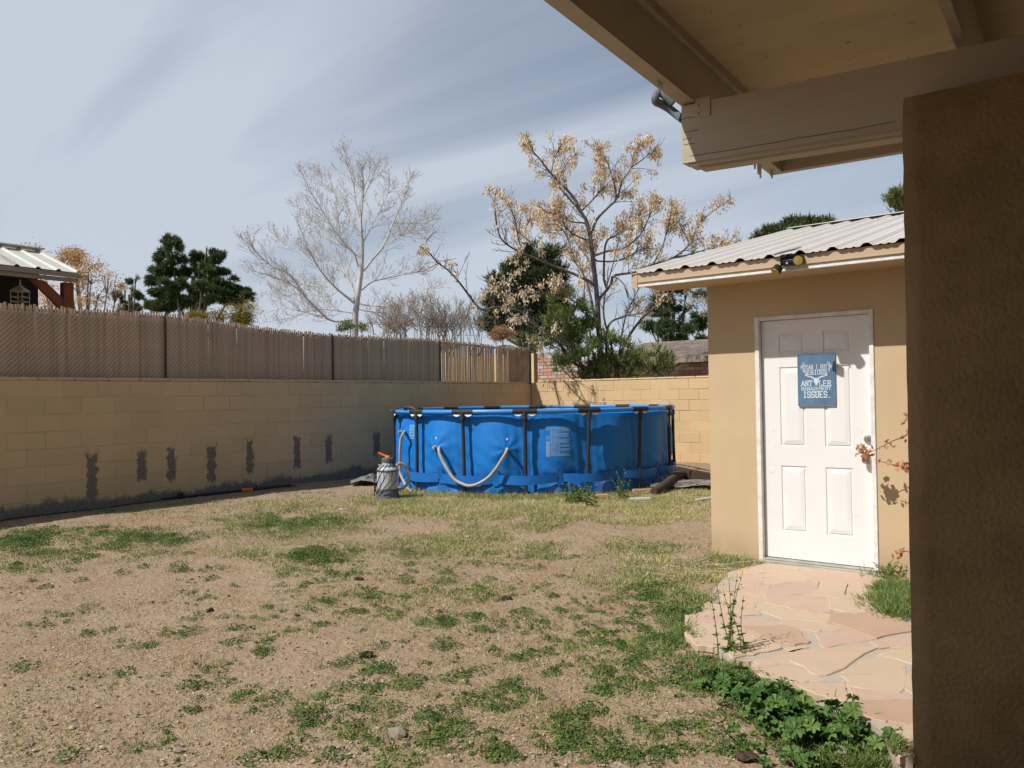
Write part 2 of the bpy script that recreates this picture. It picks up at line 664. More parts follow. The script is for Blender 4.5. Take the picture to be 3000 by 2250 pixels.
m_dropping = mat('dark clod', (.050, .030, .020), (.085, .055, .038), scale=30, rough=1.0, bump=.6, bscale=80)
m_stone = mat('pale stone', (.42, .35, .28), (.30, .245, .195), scale=14, rough=.95, rand=.2)
m_shingle = mat('grey brown shingle', (.23, .19, .16), (.15, .12, .10), scale=14, rough=.95, rand=.16)
m_brickm = mat('brick mortar', (.36, .33, .30), rough=.95)
m_brick = [mat('pink slump brick', (.52, .32, .25), (.46, .27, .2), scale=12, rough=.95, rand=.12),
           mat('salmon slump brick', (.47, .25, .175), (.41, .21, .145), scale=12, rough=.95, rand=.12),
           mat('whitewashed brick', (.56, .51, .46), (.48, .40, .35), scale=16, rough=.95, rand=.1)]
m_mortarg = mat('flagstone mortar', (.49, .415, .33), (.42, .355, .28), scale=18, rough=.95, bump=.4, bscale=70, world=True)
m_flags = [mat('peach flagstone', (.56, .415, .30), (.515, .375, .265), scale=3, rough=.85, bump=.25, bscale=16, world=True, stretch=(1, 2.2, 1)),
           mat('pink flagstone', (.55, .395, .30), (.505, .35, .262), scale=3, rough=.85, bump=.25, bscale=16, world=True, stretch=(2, 1, 1)),
           mat('sand flagstone', (.56, .425, .305), (.52, .385, .27), scale=3, rough=.85, bump=.25, bscale=16, world=True),
           mat('mauve flagstone', (.52, .385, .31), (.48, .34, .27), scale=4, rough=.85, bump=.25, bscale=16, world=True),
           mat('rust flagstone', (.49, .335, .235), (.445, .295, .20), scale=3, rough=.85, bump=.25, bscale=16, world=True),
           mat('olive flagstone', (.52, .41, .275), (.545, .425, .29), scale=3, rough=.85, bump=.25, bscale=16, world=True)]
l_grass = leafmat('yard grass', (.145, .225, .05), (.60, .53, .27))
l_weed = leafmat('low weeds', (.055, .125, .027), (.19, .245, .055))
l_mallow = leafmat('mallow leaf', (.05, .125, .028), (.18, .29, .075), trans=.3)
l_straw = leafmat('straw', (.50, .42, .28), (.33, .27, .18), trans=.1)
l_dead = leafmat('dry seed bunches', (.90, .76, .54), (.50, .31, .15), trans=.35)
l_orange = leafmat('yellow ochre leaves', (.72, .52, .27), (.50, .32, .14), trans=.35)
l_pine = leafmat('pine needles', (.045, .080, .030), (.125, .175, .06), trans=.2)
l_pineo = leafmat('olive pine needles', (.05, .075, .024), (.115, .145, .045), trans=.12)
l_juni = leafmat('dark juniper', (.026, .042, .015), (.075, .095, .032), trans=.15)
l_bush = leafmat('green broom', (.09, .125, .03), (.27, .31, .10), trans=.3)
l_yel = leafmat('yellow green shrub', (.17, .155, .028), (.32, .24, .04), trans=.25)
l_red = leafmat('dry red leaf', (.45, .16, .085), (.60, .36, .20), trans=.3)
l_rust = leafmat('rusty dry leaf', (.34, .20, .12), (.50, .33, .20), trans=.3)
l_flower = leafmat('yellow flower', (.75, .60, .03), (.65, .55, .05), trans=.2)
l_bud = leafmat('grey buds', (.36, .32, .27), (.08, .07, .06), trans=.0)

# ================================================================ the ground
def soil_material():
    m, nt, N, L, B = nodes_of('sandy soil')
    B.inputs['Roughness'].default_value = .97
    B.inputs['Specular IOR Level'].default_value = .12
    geo = N.new('ShaderNodeNewGeometry')

    def noise(scale, det=5, off=(0, 0, 0)):
        mpn = N.new('ShaderNodeMapping')
        mpn.inputs['Location'].default_value = off
        L.new(geo.outputs['Position'], mpn.inputs[0])
        n = N.new('ShaderNodeTexNoise')
        n.inputs['Scale'].default_value = scale
        n.inputs['Detail'].default_value = det
        n.inputs['Roughness'].default_value = .62
        L.new(mpn.outputs[0], n.inputs[0])
        return n.outputs['Fac']

    def mr(x, a, b):
        n = N.new('ShaderNodeMapRange')
        n.inputs[1].default_value = a
        n.inputs[2].default_value = b
        L.new(x, n.inputs[0])
        return n.outputs[0]

    def mix(fac, a, b):
        mx = N.new('ShaderNodeMix')
        mx.data_type = 'RGBA'
        L.new(fac, mx.inputs['Factor'])
        for i, val in ((6, a), (7, b)):
            if isinstance(val, tuple):
                mx.inputs[i].default_value = (*val, 1)
            else:
                L.new(val, mx.inputs[i])
        return mx.outputs[2]

    c = mix(mr(noise(.8, 6), .35, .65), (.318, .220, .140), (.372, .268, .175))
    c = mix(mr(noise(2.1, 5, (4, 2, 0)), .50, .72), c, (.305, .185, .105))
    c = mix(mr(noise(34, 6, (1, 7, 0)), .52, .70), c, (.43, .345, .25))
    c = mix(mr(noise(60, 5, (9, 7, 0)), .56, .72), c, (.185, .123, .08))
    c = mix(mr(noise(11, 6, (3, 3, 0)), .55, .78), c, (.40, .315, .21))
    L.new(c, B.inputs['Base Color'])
    b1 = N.new('ShaderNodeBump')
    b1.inputs['Strength'].default_value = .75
    b1.inputs['Distance'].default_value = .02
    L.new(noise(42, 7), b1.inputs['Height'])
    b2 = N.new('ShaderNodeBump')
    b2.inputs['Strength'].default_value = .6
    b2.inputs['Distance'].default_value = .05
    L.new(noise(9, 5, (2, 2, 2)), b2.inputs['Height'])
    L.new(b2.outputs[0], b1.inputs['Normal'])
    L.new(b1.outputs[0], B.inputs['Normal'])
    return m


m_soil = soil_material()


def make_ground():
    xs = np.concatenate([[-600, -250, -110, -60, -35, -22, -15, -12], np.arange(-10.6, 1.2, .05), [2, 4, 8, 15, 30, 70, 180, 600]])
    ys = np.concatenate([[-400, -150, -60, -25, -10, -4, -1, .6], np.arange(1.6, 14.2, .05), [15, 17, 20, 26, 40, 70, 130, 300, 800]])
    X, Y = np.meshgrid(xs, ys)
    Z = gz(X, Y)
    inn = (X > -10.6) & (X < 1.2) & (Y > 1.6) & (Y < 14.2)
    Z = np.where(inn, Z + rng.normal(0, .0035, Z.shape), np.where((X < -10.3) | (Y > 14.0), .18 + 0 * Z, .02))
    # mound of loose dirt behind the pool, worn hollows in the lawn strip
    Z = Z + np.where(inn, .05 * np.exp(-(((X + 6.2) / .8) ** 2 + ((Y - 13.3) / .5) ** 2)), 0)
    n, mcols = X.shape
    V = np.stack([X, Y, Z], -1).reshape(-1, 3)
    i = (np.arange(n - 1)[:, None] * mcols + np.arange(mcols - 1)[None, :]).ravel()
    Fq = np.stack([i, i + 1, i + mcols + 1, i + mcols], -1)
    MB().add(V, Fq).build('ground', m_soil, smooth_=True, kind='structure')


make_ground()

# ---------------------------------------------------------------- flagstone path (polygons read off the photo, laid flat)
ZP = .062
def fl(pts):
    return np.array([onZ(1900 + x / 2.0109, 1550 + y / 2.0109, ZP)[:2] for x, y in pts])


FLAGS = [
    (1, [(490, 262), (560, 237), (635, 258), (685, 310), (600, 326), (540, 315)]),
    (0, [(590, 234), (700, 205), (888, 226), (893, 258), (645, 258)]),
    (2, [(645, 266), (893, 266), (938, 298), (735, 323), (695, 316), (680, 285)]),
    (1, [(902, 230), (1350, 274), (1355, 328), (1310, 342), (960, 297), (905, 262)]),
    (3, [(745, 330), (920, 306), (1002, 312), (963, 386), (708, 374)]),
    (2, [(1018, 318), (1163, 326), (1158, 408), (984, 393)]),
    (2, [(1182, 346), (1308, 352), (1318, 408), (1174, 410)]),
    (1, [(556, 327), (716, 332), (690, 368), (538, 364)]),
    (0, [(462, 373), (688, 376), (686, 424), (425, 428)]),
    (3, [(425, 330), (546, 322), (536, 360), (375, 376)]),
    (1, [(705, 386), (970, 400), (1056, 412), (1076, 483), (900, 478), (703, 430)]),
    (2, [(1070, 417), (1322, 420), (1300, 480), (1200, 497), (1088, 470)]),
    (5, [(634, 442), (690, 437), (900, 487), (1062, 496), (1028, 542), (780, 522), (652, 480)]),
    (0, [(352, 434), (608, 436), (636, 498), (540, 516), (300, 498), (340, 444)]),
    (4, [(1092, 502), (1300, 487), (1500, 530), (1528, 598), (1330, 636), (1152, 573), (1052, 544)]),
    (1, [(232, 512), (300, 502), (600, 518), (772, 568), (540, 573), (242, 546)]),
    (0, [(795, 532), (1020, 550), (1126, 579), (1118, 593), (1000, 598), (805, 566)]),
    (2, [(247, 552), (430, 558), (552, 602), (534, 678), (380, 690), (280, 680), (227, 610)]),
    (4, [(556, 580), (800, 575), (878, 592), (940, 658), (850, 682), (722, 648)]),
    (1, [(992, 617), (1180, 603), (1306, 650), (1042, 694)]),
    (2, [(562, 614), (700, 658), (784, 700), (620, 738), (482, 758), (500, 692)]),
    (1, [(1322, 662), (1540, 642), (1640, 680), (1560, 692), (1382, 700)]),
    (0, [(834, 740), (900, 714), (1180, 694), (1345, 702), (1060, 850), (1002, 850), (854, 774)]),
    (2, [(822, 702), (920, 692), (928, 704), (832, 718)]),
    (0, [(614, 770), (796, 732), (836, 788), (642, 803)]),
    (5, [(1402, 722), (1560, 702), (1660, 720), (1640, 790), (1560, 788), (1384, 736)]),
    (2, [(1184, 820), (1360, 738), (1502, 792), (1498, 846), (1144, 848)]),
    (2, [(644, 814), (850, 812), (1016, 884), (860, 893), (684, 860)]),
    (2, [(1144, 860), (1503, 857), (1468, 960), (1204, 918)]),
    (0, [(864, 916), (1148, 912), (1148, 998), (1080, 1000), (980, 958)]),
    (1, [(1174, 928), (1468, 970), (1556, 1000), (1228, 998)]),
    (4, [(1204, 1012), (1556, 1016), (1620, 1060), (1590, 1140), (1380, 1128), (1254, 1080)]),
    (0, [(1404, 1190), (1562, 1152), (1572, 1260), (1556, 1330), (1452, 1318)]),
    (0, [(1512, 852), (1560, 847), (1700, 860), (1690, 960), (1560, 962), (1502, 902)]),
    ]
path = MB()
base_poly = fl([(470, 250), (560, 225), (700, 195), (1355, 262), (1500, 330), (1600, 470), (1700, 640), (1700, 900), (1640, 1130), (1575, 1260), (1558, 1340), (1440, 1330), (1380, 1190),
                (1230, 1080), (1060, 1000), (960, 955), (850, 910), (680, 865), (630, 810), (600, 775), (480, 762), (380, 690), (280, 684), (225, 612), (232, 508), (340, 440), (370, 375)])
flag_path = path.prism(base_poly, -.05, ZP - .005).build('flagstone_path', m_mortarg, kind='structure')
for k, (mi, pts) in enumerate(FLAGS):
    poly = fl(pts)
    # wobble the edges: split each side and jitter
    q = []
    for i in range(len(poly)):
        a, b = poly[i], poly[(i + 1) % len(poly)]
        q.append(a + rng.normal(0, .008, 2))
        for f_ in (.25, .5, .75):
            q.append(a * (1 - f_) + b * f_ + rng.normal(0, .009, 2))
    q = np.array(q)
    q = q.mean(0) + (q - q.mean(0)) * (1.03 + .012 / np.linalg.norm(q - q.mean(0), axis=1).mean())
    MB().prism(q, ZP - .03, ZP + float(rng.uniform(-.002, .006)), bev=.004).build('flagstone', m_flags[mi], flag_path)

# ================================================================ block walls
def block_mesh(name, sx, sy, sz, m, bev=.005):
    return MB().box((0, 0, 0), (sx, sy, sz), bev=bev).mesh(name, m)


BL, CH = .4064, .2032


def build_wall(label, axis, plane, s0, s1, ph, zj7, m, loc):
    """running bond: axis 'y' runs along Y at X=plane (face towards +X); 'x' runs along X at Y=plane (face towards -Y)"""
    w = thing('block_wall', label, 'wall', loc)
    D, J, R = .19, .006, .005
    core = MB()
    zc0, zc1 = zj7 - 2 * CH - .05, zj7 + 7 * CH
    if axis == 'y':
        core.box((plane - D, s0, zc0), (plane - R, s1, zc1 - .002))
        me = MB().box((-D, J / 2, J / 2), (0, BL - J / 2, CH - J / 2), bev=.004).mesh('concrete_block', m)
        mc = MB().box((-D - .005, .002, 0), (.006, BL - .002, .04), bev=.013).mesh('cap_block', m)
    else:
        core.box((s0, plane + R, zc0), (s1, plane + D, zc1 - .002))
        me = MB().box((J / 2, 0, J / 2), (BL - J / 2, D, CH - J / 2), bev=.004).mesh('concrete_block', m)
        mc = MB().box((.002, -.006, 0), (BL - .002, D + .005, .04), bev=.013).mesh('cap_block', m)
    core.build('mortar_core', m, w)
    for row in range(9):                       # row 0 is right under the cap
        z = zj7 + (6 - row) * CH
        p = ph + (BL / 2 if row % 2 else 0)
        k0 = math.ceil((s0 - p) / BL - 1e-6)
        k = k0
        while p + (k + 1) * BL <= s1 + .02:
            s = p + k * BL
            jit = float(rng.normal(0, .002))
            if axis == 'y':
                link('concrete_block', me, w, loc=(plane + jit, s, z))
            else:
                link('concrete_block', me, w, loc=(s, plane + jit, z))
            k += 1
    k = math.ceil((s0 - ph - .13) / BL)
    while ph + .13 + (k + 1) * BL <= s1 + .02:
        s = ph + .13 + k * BL
        if axis == 'y':
            link('cap_block', mc, w, loc=(plane + float(rng.normal(0, .002)), s, zj7 + 7 * CH + float(rng.normal(0, .0012))))
        else:
            link('cap_block', mc, w, loc=(s, plane, zj7 + 7 * CH + float(rng.normal(0, .0012))))
        k += 1
    return w


build_wall('shaded tan painted block wall with eight peeling grey streaks, below the brown slat fence', 'y', -10.0, 2.0, 13.78, 3.788 - 4 * BL, .36, m_wallL, (-10, 8, .1))
build_wall('sunlit tan painted block wall behind the blue pool', 'x', 13.79, -9.995, -4.6, -7.526, .385, m_wallB, (-7.5, 13.79, .1))

# ================================================================ slatted chain link fence on the left wall
fence = thing('chain_link_fence', 'brown chain link fence with privacy slats above the left block wall', 'fence', (-10.14, 8, 1.8))
FX = -10.14


def ftop(y):
    return 2.60 + .09 * smooth((7.4 - y) / 2.2) + .02 * math.sin(y * 1.3)


SP = .0385
ys = np.arange(2.7, 13.88, SP)
shapes = {}
for h in (0, 1, 2):
    for kind, wd in (('wide', .0430), ('thin', .0275)):
        shapes[(h, kind)] = MB().box((-.004, -wd / 2, 0), (.004, wd / 2, .835)).box((-.004, -min(wd, .025) / 2, .8351), (.004, min(wd, .025) / 2, .90 + .010 * h)).mesh('slat', m_slat)
ns = 0
for y in ys:
    # the far bay has lost its wide slats and lets the light through
    thin = 11.02 < y < 13.18
    if thin and rng.random() < .04:
        continue
    o = link('slat', shapes[(int(rng.integers(0, 3)), 'thin' if thin else 'wide')], fence,
             loc=(FX + float(rng.normal(0, .002)), y + float(rng.normal(0, .0009)), ftop(y) - .905 + float(rng.normal(0, .006))),
             rot=(float(rng.normal(0, .0012)), float(rng.normal(0, .006)), float(rng.normal(.0, .10 if rng.random() < .97 else .2))))
    ns += 1
wires = MB()
pitch = .058
for k in range(-24, int((13.9 - 2.7) / pitch) + 2):
    for sgn in (1,):
        a0 = 2.7 + k * pitch
        zs_ = np.linspace(1.80, 2.58, 3)
        yy = a0 + sgn * (zs_ - 1.80) * .95
        ok = (yy > 2.65) & (yy < 13.9)
        if ok.sum() < 2:
            continue
        pts = np.c_[np.full(3, FX + .0125), yy, np.minimum(zs_, 2.6)][ok]
        wires.tube(pts, .0026, 4, cap=False)
wires.build('chain_link_wire', m_wire, fence)
m_postb = mat('dark brown post', (.075, .055, .044), (.055, .04, .032), rough=.6)
rail = [(FX - .03, y, ftop(y) - .045) for y in np.arange(2.7, 13.95, .4)]
MB().tube(rail, .021, 8).build('top_rail', m_galv, fence)
for y in (2.72, 5.55, 8.42, 11.02):
    MB().tube([(FX + .012, y, 1.6), (FX + .012, y, ftop(y) + .0)], .015, 8).build('post', m_postb, fence)
MB().tube([(FX + .015, 13.93, 1.2), (FX + .015, 13.93, 2.655)], .034, 10).lathe([(.04, 0), (.04, .02), (.02, .04), (.004, .05)], (FX + .015, 13.93, 2.655), 10).build('corner_post', m_galv, fence)

# the neighbour's tan wall, seen lit through the thin slats
nw = MB()
nw.box((-16.5, 14.35, 0), (-10.32, 14.5, 2.50))
nw.build('neighbour_wall', m_wallB, label='sunlit tan wall showing through the thinned slats of the fence', category='wall')

# ================================================================ the shed
shed = thing('shed', 'tan stucco shed with ribbed metal roof and white six panel door', 'shed', (-2.87, 6.7, 0))
SX0, SX1, SY0, SY1 = -2.87, 1.7, 6.7, 13.3
DX0, DX1, DZ0, DZ1 = -2.395, -1.513, .088, 2.128      # door slab
FX0, FX1, FZ1 = -2.437, -1.474, 2.165                  # outside of the frame
w = MB()
T = .16
w.box((SX0, SY0, -.1), (FX0, SY0 + T, 2.62))
w.box((FX1, SY0, -.1), (SX1, SY0 + T, 2.62))
w.box((FX0, SY0, FZ1), (FX1, SY0 + T, 2.62))
# west gable wall
rk = lambda y: 2.56 + .25 * (y - 6.2) if y < 10.65 else 2.56 + .25 * 4.45 - .25 * (y - 10.65)
w.add([(SX0, SY0 + T, -.1), (SX0 + T, SY0 + T, -.1), (SX0 + T, SY1, -.1), (SX0, SY1, -.1),
       (SX0, SY0 + T, rk(SY0 + T)), (SX0 + T, SY0 + T, rk(SY0 + T)), (SX0 + T, 10.65, rk(10.65)), (SX0, 10.65, rk(10.65)), (SX0 + T, SY1, rk(SY1)), (SX0, SY1, rk(SY1))],
      [(0, 3, 9, 7, 4), (1, 5, 6, 8, 2), (4, 7, 6, 5), (7, 9, 8, 6), (3, 2, 8, 9)])
w.box((SX0 + T, SY1 - T, -.1), (SX1, SY1, 2.6))
w.box((SX1 - T, SY0 + T, -.1), (SX1, SY1 - T, 2.6))
w.build('wall', m_stucco, shed)

# roof: ribbed sheets
RX0, RX1 = -3.345, 2.0
EY, EZ, RY, RZ = 6.19, 2.590, 10.65, 3.70
RP = .24


def sheet(x0, x1, ya, za, yb, zb, name, m, parent, axis='x', nribs=None, rib_h=.024):
    prof = []
    x = x0
    k = 0
    while x < x1 - 1e-4:
        prof += [(x, 0), (x + .030, rib_h), (x + .062, rib_h), (x + .092, 0), (x + .13, 0), (x + .138, .006), (x + .150, .006), (x + .158, 0), (x + .185, 0), (x + .193, .006), (x + .205, .006), (x + .213, 0)]
        x += RP
    prof.append((min(x, x1 + .02), 0))
    b = MB()
    V = []
    for (px_, h) in prof:
        for (y, z) in ((ya, za), (yb, zb)):
            V.append((px_, y, z + h))
    V = np.array(V)
    nn = len(prof)
    if axis == 'y':
        V = V[:, [1, 0, 2]]
    Fc = [(2 * i, 2 * i + 2, 2 * i + 3, 2 * i + 1) for i in range(nn - 1)]
    V2 = V - np.array([0, 0, .004])
    Fb = [tuple(2 * nn + q for q in reversed(f)) for f in Fc]
    edge = [(2 * i, 2 * nn + 2 * i, 2 * nn + 2 * i + 2, 2 * i + 2) for i in range(nn - 1)]
    b.add(np.vstack([V, V2]), Fc + Fb + edge)
    return b.build(name, m, parent)


for k in range(8):
    x0 = RX0 - .015 + k * 3 * RP
    x1 = x0 + 3 * RP
    sheet(x0, x1, EY - .03, EZ - .0075, RY, RZ, 'roof_panel', m_roof, shed)
    sheet(x0, x1, SY1 + .35, RZ - .25 * (SY1 + .35 - RY), RY, RZ, 'roof_panel', m_roof, shed)
rc = MB()
for s_ in (-1, 1):
    rc.hexa([(RX0 - .02, RY, RZ + .035), (RX1, RY, RZ + .035), (RX1, RY + s_ * .16, RZ + .038 - .04), (RX0 - .02, RY + s_ * .16, RZ + .038 - .04),
             (RX0 - .02, RY, RZ + .040), (RX1, RY, RZ + .040), (RX1, RY + s_ * .16, RZ + .043 - .04), (RX0 - .02, RY + s_ * .16, RZ + .043 - .04)])
rc.build('ridge_cap', m_roof, shed)
MB().box((RX0 + .041, EY, 2.506), (RX1, EY + .02, EZ - .012)).box((RX0 + .042, EY - .008, 2.500), (RX1, EY + .021, 2.5065)).box((RX0 - .02, EY - .0045, 2.504), (RX0 + .0405, EY + .02, EZ - .01)).build('fascia', m_fascia, shed)
MB().box((RX0 + .006, EY + .006, 2.464), (RX1, EY + .045, 2.4995)).build('trim_board', m_whitetrim, shed)
# rake boards on the west gable, roof deck, soffit
rb = MB()
for ya, yb in ((EY, RY), (SY1 + .3, RY)):
    za, zb = rk(ya) - .0, rk(yb)
    ya -= .003
    rb.hexa([(RX0 - .012, ya, za - .10), (RX0 + .04, ya, za - .10), (RX0 + .04, yb, zb - .10), (RX0 - .012, yb, zb - .10),
             (RX0 - .012, ya, za + .018), (RX0 + .04, ya, za + .018), (RX0 + .04, yb, zb + .018), (RX0 - .012, yb, zb + .018)])
rb.build('rake_board', m_fascia, shed)
dk = MB()
for ya, yb in ((EY + .05, RY), (SY1 + .3, RY)):
    za, zb = rk(ya), rk(yb)
    dk.hexa([(RX0 + .045, ya, za - .02), (RX1, ya, za - .02), (RX1, yb, zb - .02), (RX0 + .045, yb, zb - .02),
             (RX0 + .045, ya, za + .012), (RX1, ya, za + .012), (RX1, yb, zb + .012), (RX0 + .045, yb, zb + .012)])
dk.build('roof_deck', m_stucco, shed)
MB().box((RX0 + .045, EY + .045, 2.475), (RX1, SY0 - .001, 2.485)).build('soffit', m_stucco, shed)

# door frame, threshold, door with six raised panels
fr = MB()
fr.box((FX0, SY0 - .012, .05), (DX0 - .004, SY0 + T, FZ1), bev=.004)
fr.box((DX1 + .004, SY0 - .012, .05), (FX1, SY0 + T, FZ1), bev=.004)
fr.box((DX0 - .004, SY0 - .011, DZ1 + .004), (DX1 + .004, SY0 + T, FZ1 - .001), bev=.004)
fr.build('door_frame', m_whitetrim, shed)
m_sill = mat('worn grey threshold', (.42, .40, .34), (.30, .28, .23), scale=9, rough=.6)
MB().box((FX0 + .005, SY0 - .055, .045), (FX1 - .005, SY0 + T, .070), bev=.005).box((DX0 - .002, SY0 - .02, .0705), (DX1 + .002, SY0 + .1, .082), bev=.003).build('threshold', m_sill, shed)
DYF = SY0 + .045
DW, DH = DX1 - DX0, DZ1 - DZ0
fx = [0, .17, .41, .585, .83, 1]
fz = [0, .056, .142, .198, .53, .612, .888, 1]
slab = MB()
panels = []
for i in range(5):
    for j in range(7):
        x0, x1 = DX0 + fx[i] * DW, DX0 + fx[i + 1] * DW
        z1, z0 = DZ1 - fz[j] * DH, DZ1 - fz[j + 1] * DH
        if i in (1, 3) and j in (1, 3, 5):
            panels.append((x0, x1, z0, z1))
        else:
            slab.add([(x0, DYF, z0), (x1, DYF, z0), (x1, DYF, z1), (x0, DYF, z1)], [(0, 1, 2, 3)])
slab.box((DX0, DYF + .012, DZ0), (DX1, DYF + .042, DZ1))
door = slab.build('door', m_white, shed)
for (x0, x1, z0, z1) in panels:
    b = MB()
    rings = []
    for ins, dep in ((0, 0), (.006, .008), (.016, .009), (.021, .002), (.024, .002), (.052, -.003), (.054, -.003)):
        rings.append([(x0 + ins, DYF + dep, z0 + ins), (x1 - ins, DYF + dep, z0 + ins), (x1 - ins, DYF + dep, z1 - ins), (x0 + ins, DYF + dep, z1 - ins)])
    V = np.array(rings).reshape(-1, 3)
    Fc = []
    for r in range(len(rings) - 1):
        for k in range(4):
            k2 = (k + 1) % 4
            Fc.append((r * 4 + k, r * 4 + k2, (r + 1) * 4 + k2, (r + 1) * 4 + k))
    q = (len(rings) - 1) * 4
    Fc.append((q, q + 1, q + 2, q + 3))
    b.add(V, Fc).build('panel', m_white, door)
kx = onY(2544, 1286, DYF)
MB().lathe([(.033, 0), (.034, .010), (.028, .018), (.02, .020), (.02, .026), (.004, .026)], kx, 20, axis=(0, -1, 0)).box((kx[0] - .004, DYF - .034, kx[2] - .013), (kx[0] + .004, DYF - .026, kx[2] + .013)).build('deadbolt', m_steel, door, smooth_=False)
kx = onY(2541, 1347, DYF)
MB().lathe([(.033, 0), (.033, .008), (.016, .014), (.014, .034), (.026, .042), (.031, .055), (.026, .068), (.004, .072)], kx, 20, axis=(0, -1, 0)).build('knob', m_steel, door, smooth_=True)
# scuffs on the door
sc_ = MB()
for _ in range(26):
    x = DX0 + DW * rng.uniform(.05, .95)
    z = DZ0 + DH * rng.uniform(.03, .6)
    L_ = rng.uniform(.008, .04)
    a = rng.normal(0, .35)
    dx, dz = L_ * math.cos(a), L_ * math.sin(a)
    sc_.add([(x, DYF - .0015, z), (x + dx, DYF - .0015, z + dz), (x + dx, DYF - .0015, z + dz + .002), (x, DYF - .0015, z + .0025)], [(0, 1, 2, 3)])
m_scuff = mat('scuff', (.42, .41, .39), (.6, .59, .57), rough=.8)
sc_.build('scuff_marks', m_scuff, door)

# ---------------------------------------------------------------- metal sign on the door
SYF = DYF - .012
a, b_, c_ = onY(2335, 1038, SYF), onY(2446, 1034, SYF), onY(2340, 1190, SYF)
sx0, sx1, sz1, sz0 = (a[0] + c_[0]) / 2, b_[0], (a[2] + b_[2]) / 2, c_[2]
sign = thing('metal_sign', 'faded blue metal sign with white antler and slab lettering on the white door', 'sign', (sx0, SYF, sz0))
pl = MB().box((sx0, SYF - .003, sz0), (sx1, SYF, sz1), bev=.001)
pl.build('plate', m_sign, sign)
bd = MB()
bw = .004
for q in (((sx0, sz0), (sx1, sz0 + bw)), ((sx0, sz1 - bw), (sx1, sz1)), ((sx0, sz0 + bw), (sx0 + bw, sz1 - bw)), ((sx1 - bw, sz0 + bw), (sx1, sz1 - bw))):
    bd.box((q[0][0], SYF - .0055, q[0][1]), (q[1][0], SYF - .0031, q[1][1]))
bd.build('rolled_edge', mat('pale blue edge', (.12, .24, .37), (.20, .33, .47), scale=20, rough=.5), sign)
nl = MB()
for qx in (sx0 + .012, sx1 - .012):
    for qz in (sz0 + .012, sz1 - .012):
        nl.lathe([(.005, 0), (.004, .002), (.001, .003)], (qx, SYF - .003, qz), 8, axis=(0, -1, 0))
nl.build('nail', m_black, sign)
SW, SH = sx1 - sx0, sz1 - sz0
# slab-serif letters drawn as strokes on a 4 x 6 grid
GLY = {
    'Y': ([(0, 6, 2, 3), (4, 6, 2, 3), (2, 3, 2, 0)], [(0, 6), (4, 6), (2, 0)]),
    'E': ([(.5, 0, .5, 6), (.5, 6, 3.8, 6), (.5, 3, 3, 3), (.5, 0, 3.8, 0)], []),
    'A': ([(0, 0, 2, 6), (2, 6, 4, 0), (.8, 2, 3.2, 2)], [(0, 0), (4, 0)]),
    'H': ([(.5, 0, .5, 6), (3.5, 0, 3.5, 6), (.5, 3, 3.5, 3)], [(.5, 0), (.5, 6), (3.5, 0), (3.5, 6)]),
    'I': ([(2, 0, 2, 6)], [(2, 0), (2, 6)]),
    'G': ([(3.7, 4.6, 3.1, 6), (3.1, 6, .9, 6), (.9, 6, .3, 5), (.3, 5, .3, 1), (.3, 1, .9, 0), (.9, 0, 3.1, 0), (3.1, 0, 3.7, 1), (3.7, 1, 3.7, 2.6), (3.7, 2.6, 2.2, 2.6)], []),
    'O': ([(.9, 6, 3.1, 6), (3.1, 6, 3.7, 5), (3.7, 5, 3.7, 1), (3.7, 1, 3.1, 0), (3.1, 0, .9, 0), (.9, 0, .3, 1), (.3, 1, .3, 5), (.3, 5, .9, 6)], []),
    'T': ([(2, 0, 2, 6), (.1, 6, 3.9, 6), (.1, 6, .1, 4.9), (3.9, 6, 3.9, 4.9)], [(2, 0)]),
    'S': ([(3.7, 4.8, 3.1, 6), (3.1, 6, .9, 6), (.9, 6, .3, 5), (.3, 5, .3, 4), (.3, 4, .9, 3.1), (.9, 3.1, 3.1, 2.9), (3.1, 2.9, 3.7, 2), (3.7, 2, 3.7, 1), (3.7, 1, 3.1, 0), (3.1, 0, .9, 0), (.9, 0, .3, 1.2)], []),
    'R': ([(.5, 0, .5, 6), (.5, 6, 3, 6), (3, 6, 3.6, 5.3), (3.6, 5.3, 3.6, 3.7), (3.6, 3.7, 3, 3), (3, 3, .5, 3), (2.2, 3, 3.7, 0)], [(.5, 0), (3.7, 0)]),
    'U': ([(.5, 6, .5, 1), (.5, 1, 1.1, 0), (1.1, 0, 2.9, 0), (2.9, 0, 3.5, 1), (3.5, 1, 3.5, 6)], [(.5, 6), (3.5, 6)]),
    'N': ([(.5, 0, .5, 6), (.5, 6, 3.5, 0), (3.5, 0, 3.5, 6)], [(.5, 0), (3.5, 6)]),
    'L': ([(.7, 0, .7, 6), (.7, 0, 3.7, 0), (3.7, 0, 3.7, 1.3)], [(.7, 6)]),
    'M': ([(.3, 0, .3, 6), (.3, 6, 2, 2.4), (2, 2.4, 3.7, 6), (3.7, 6, 3.7, 0)], [(.3, 0), (3.7, 0)]),
    '.': ([(1.6, 0, 2.1, 0)], []),
}


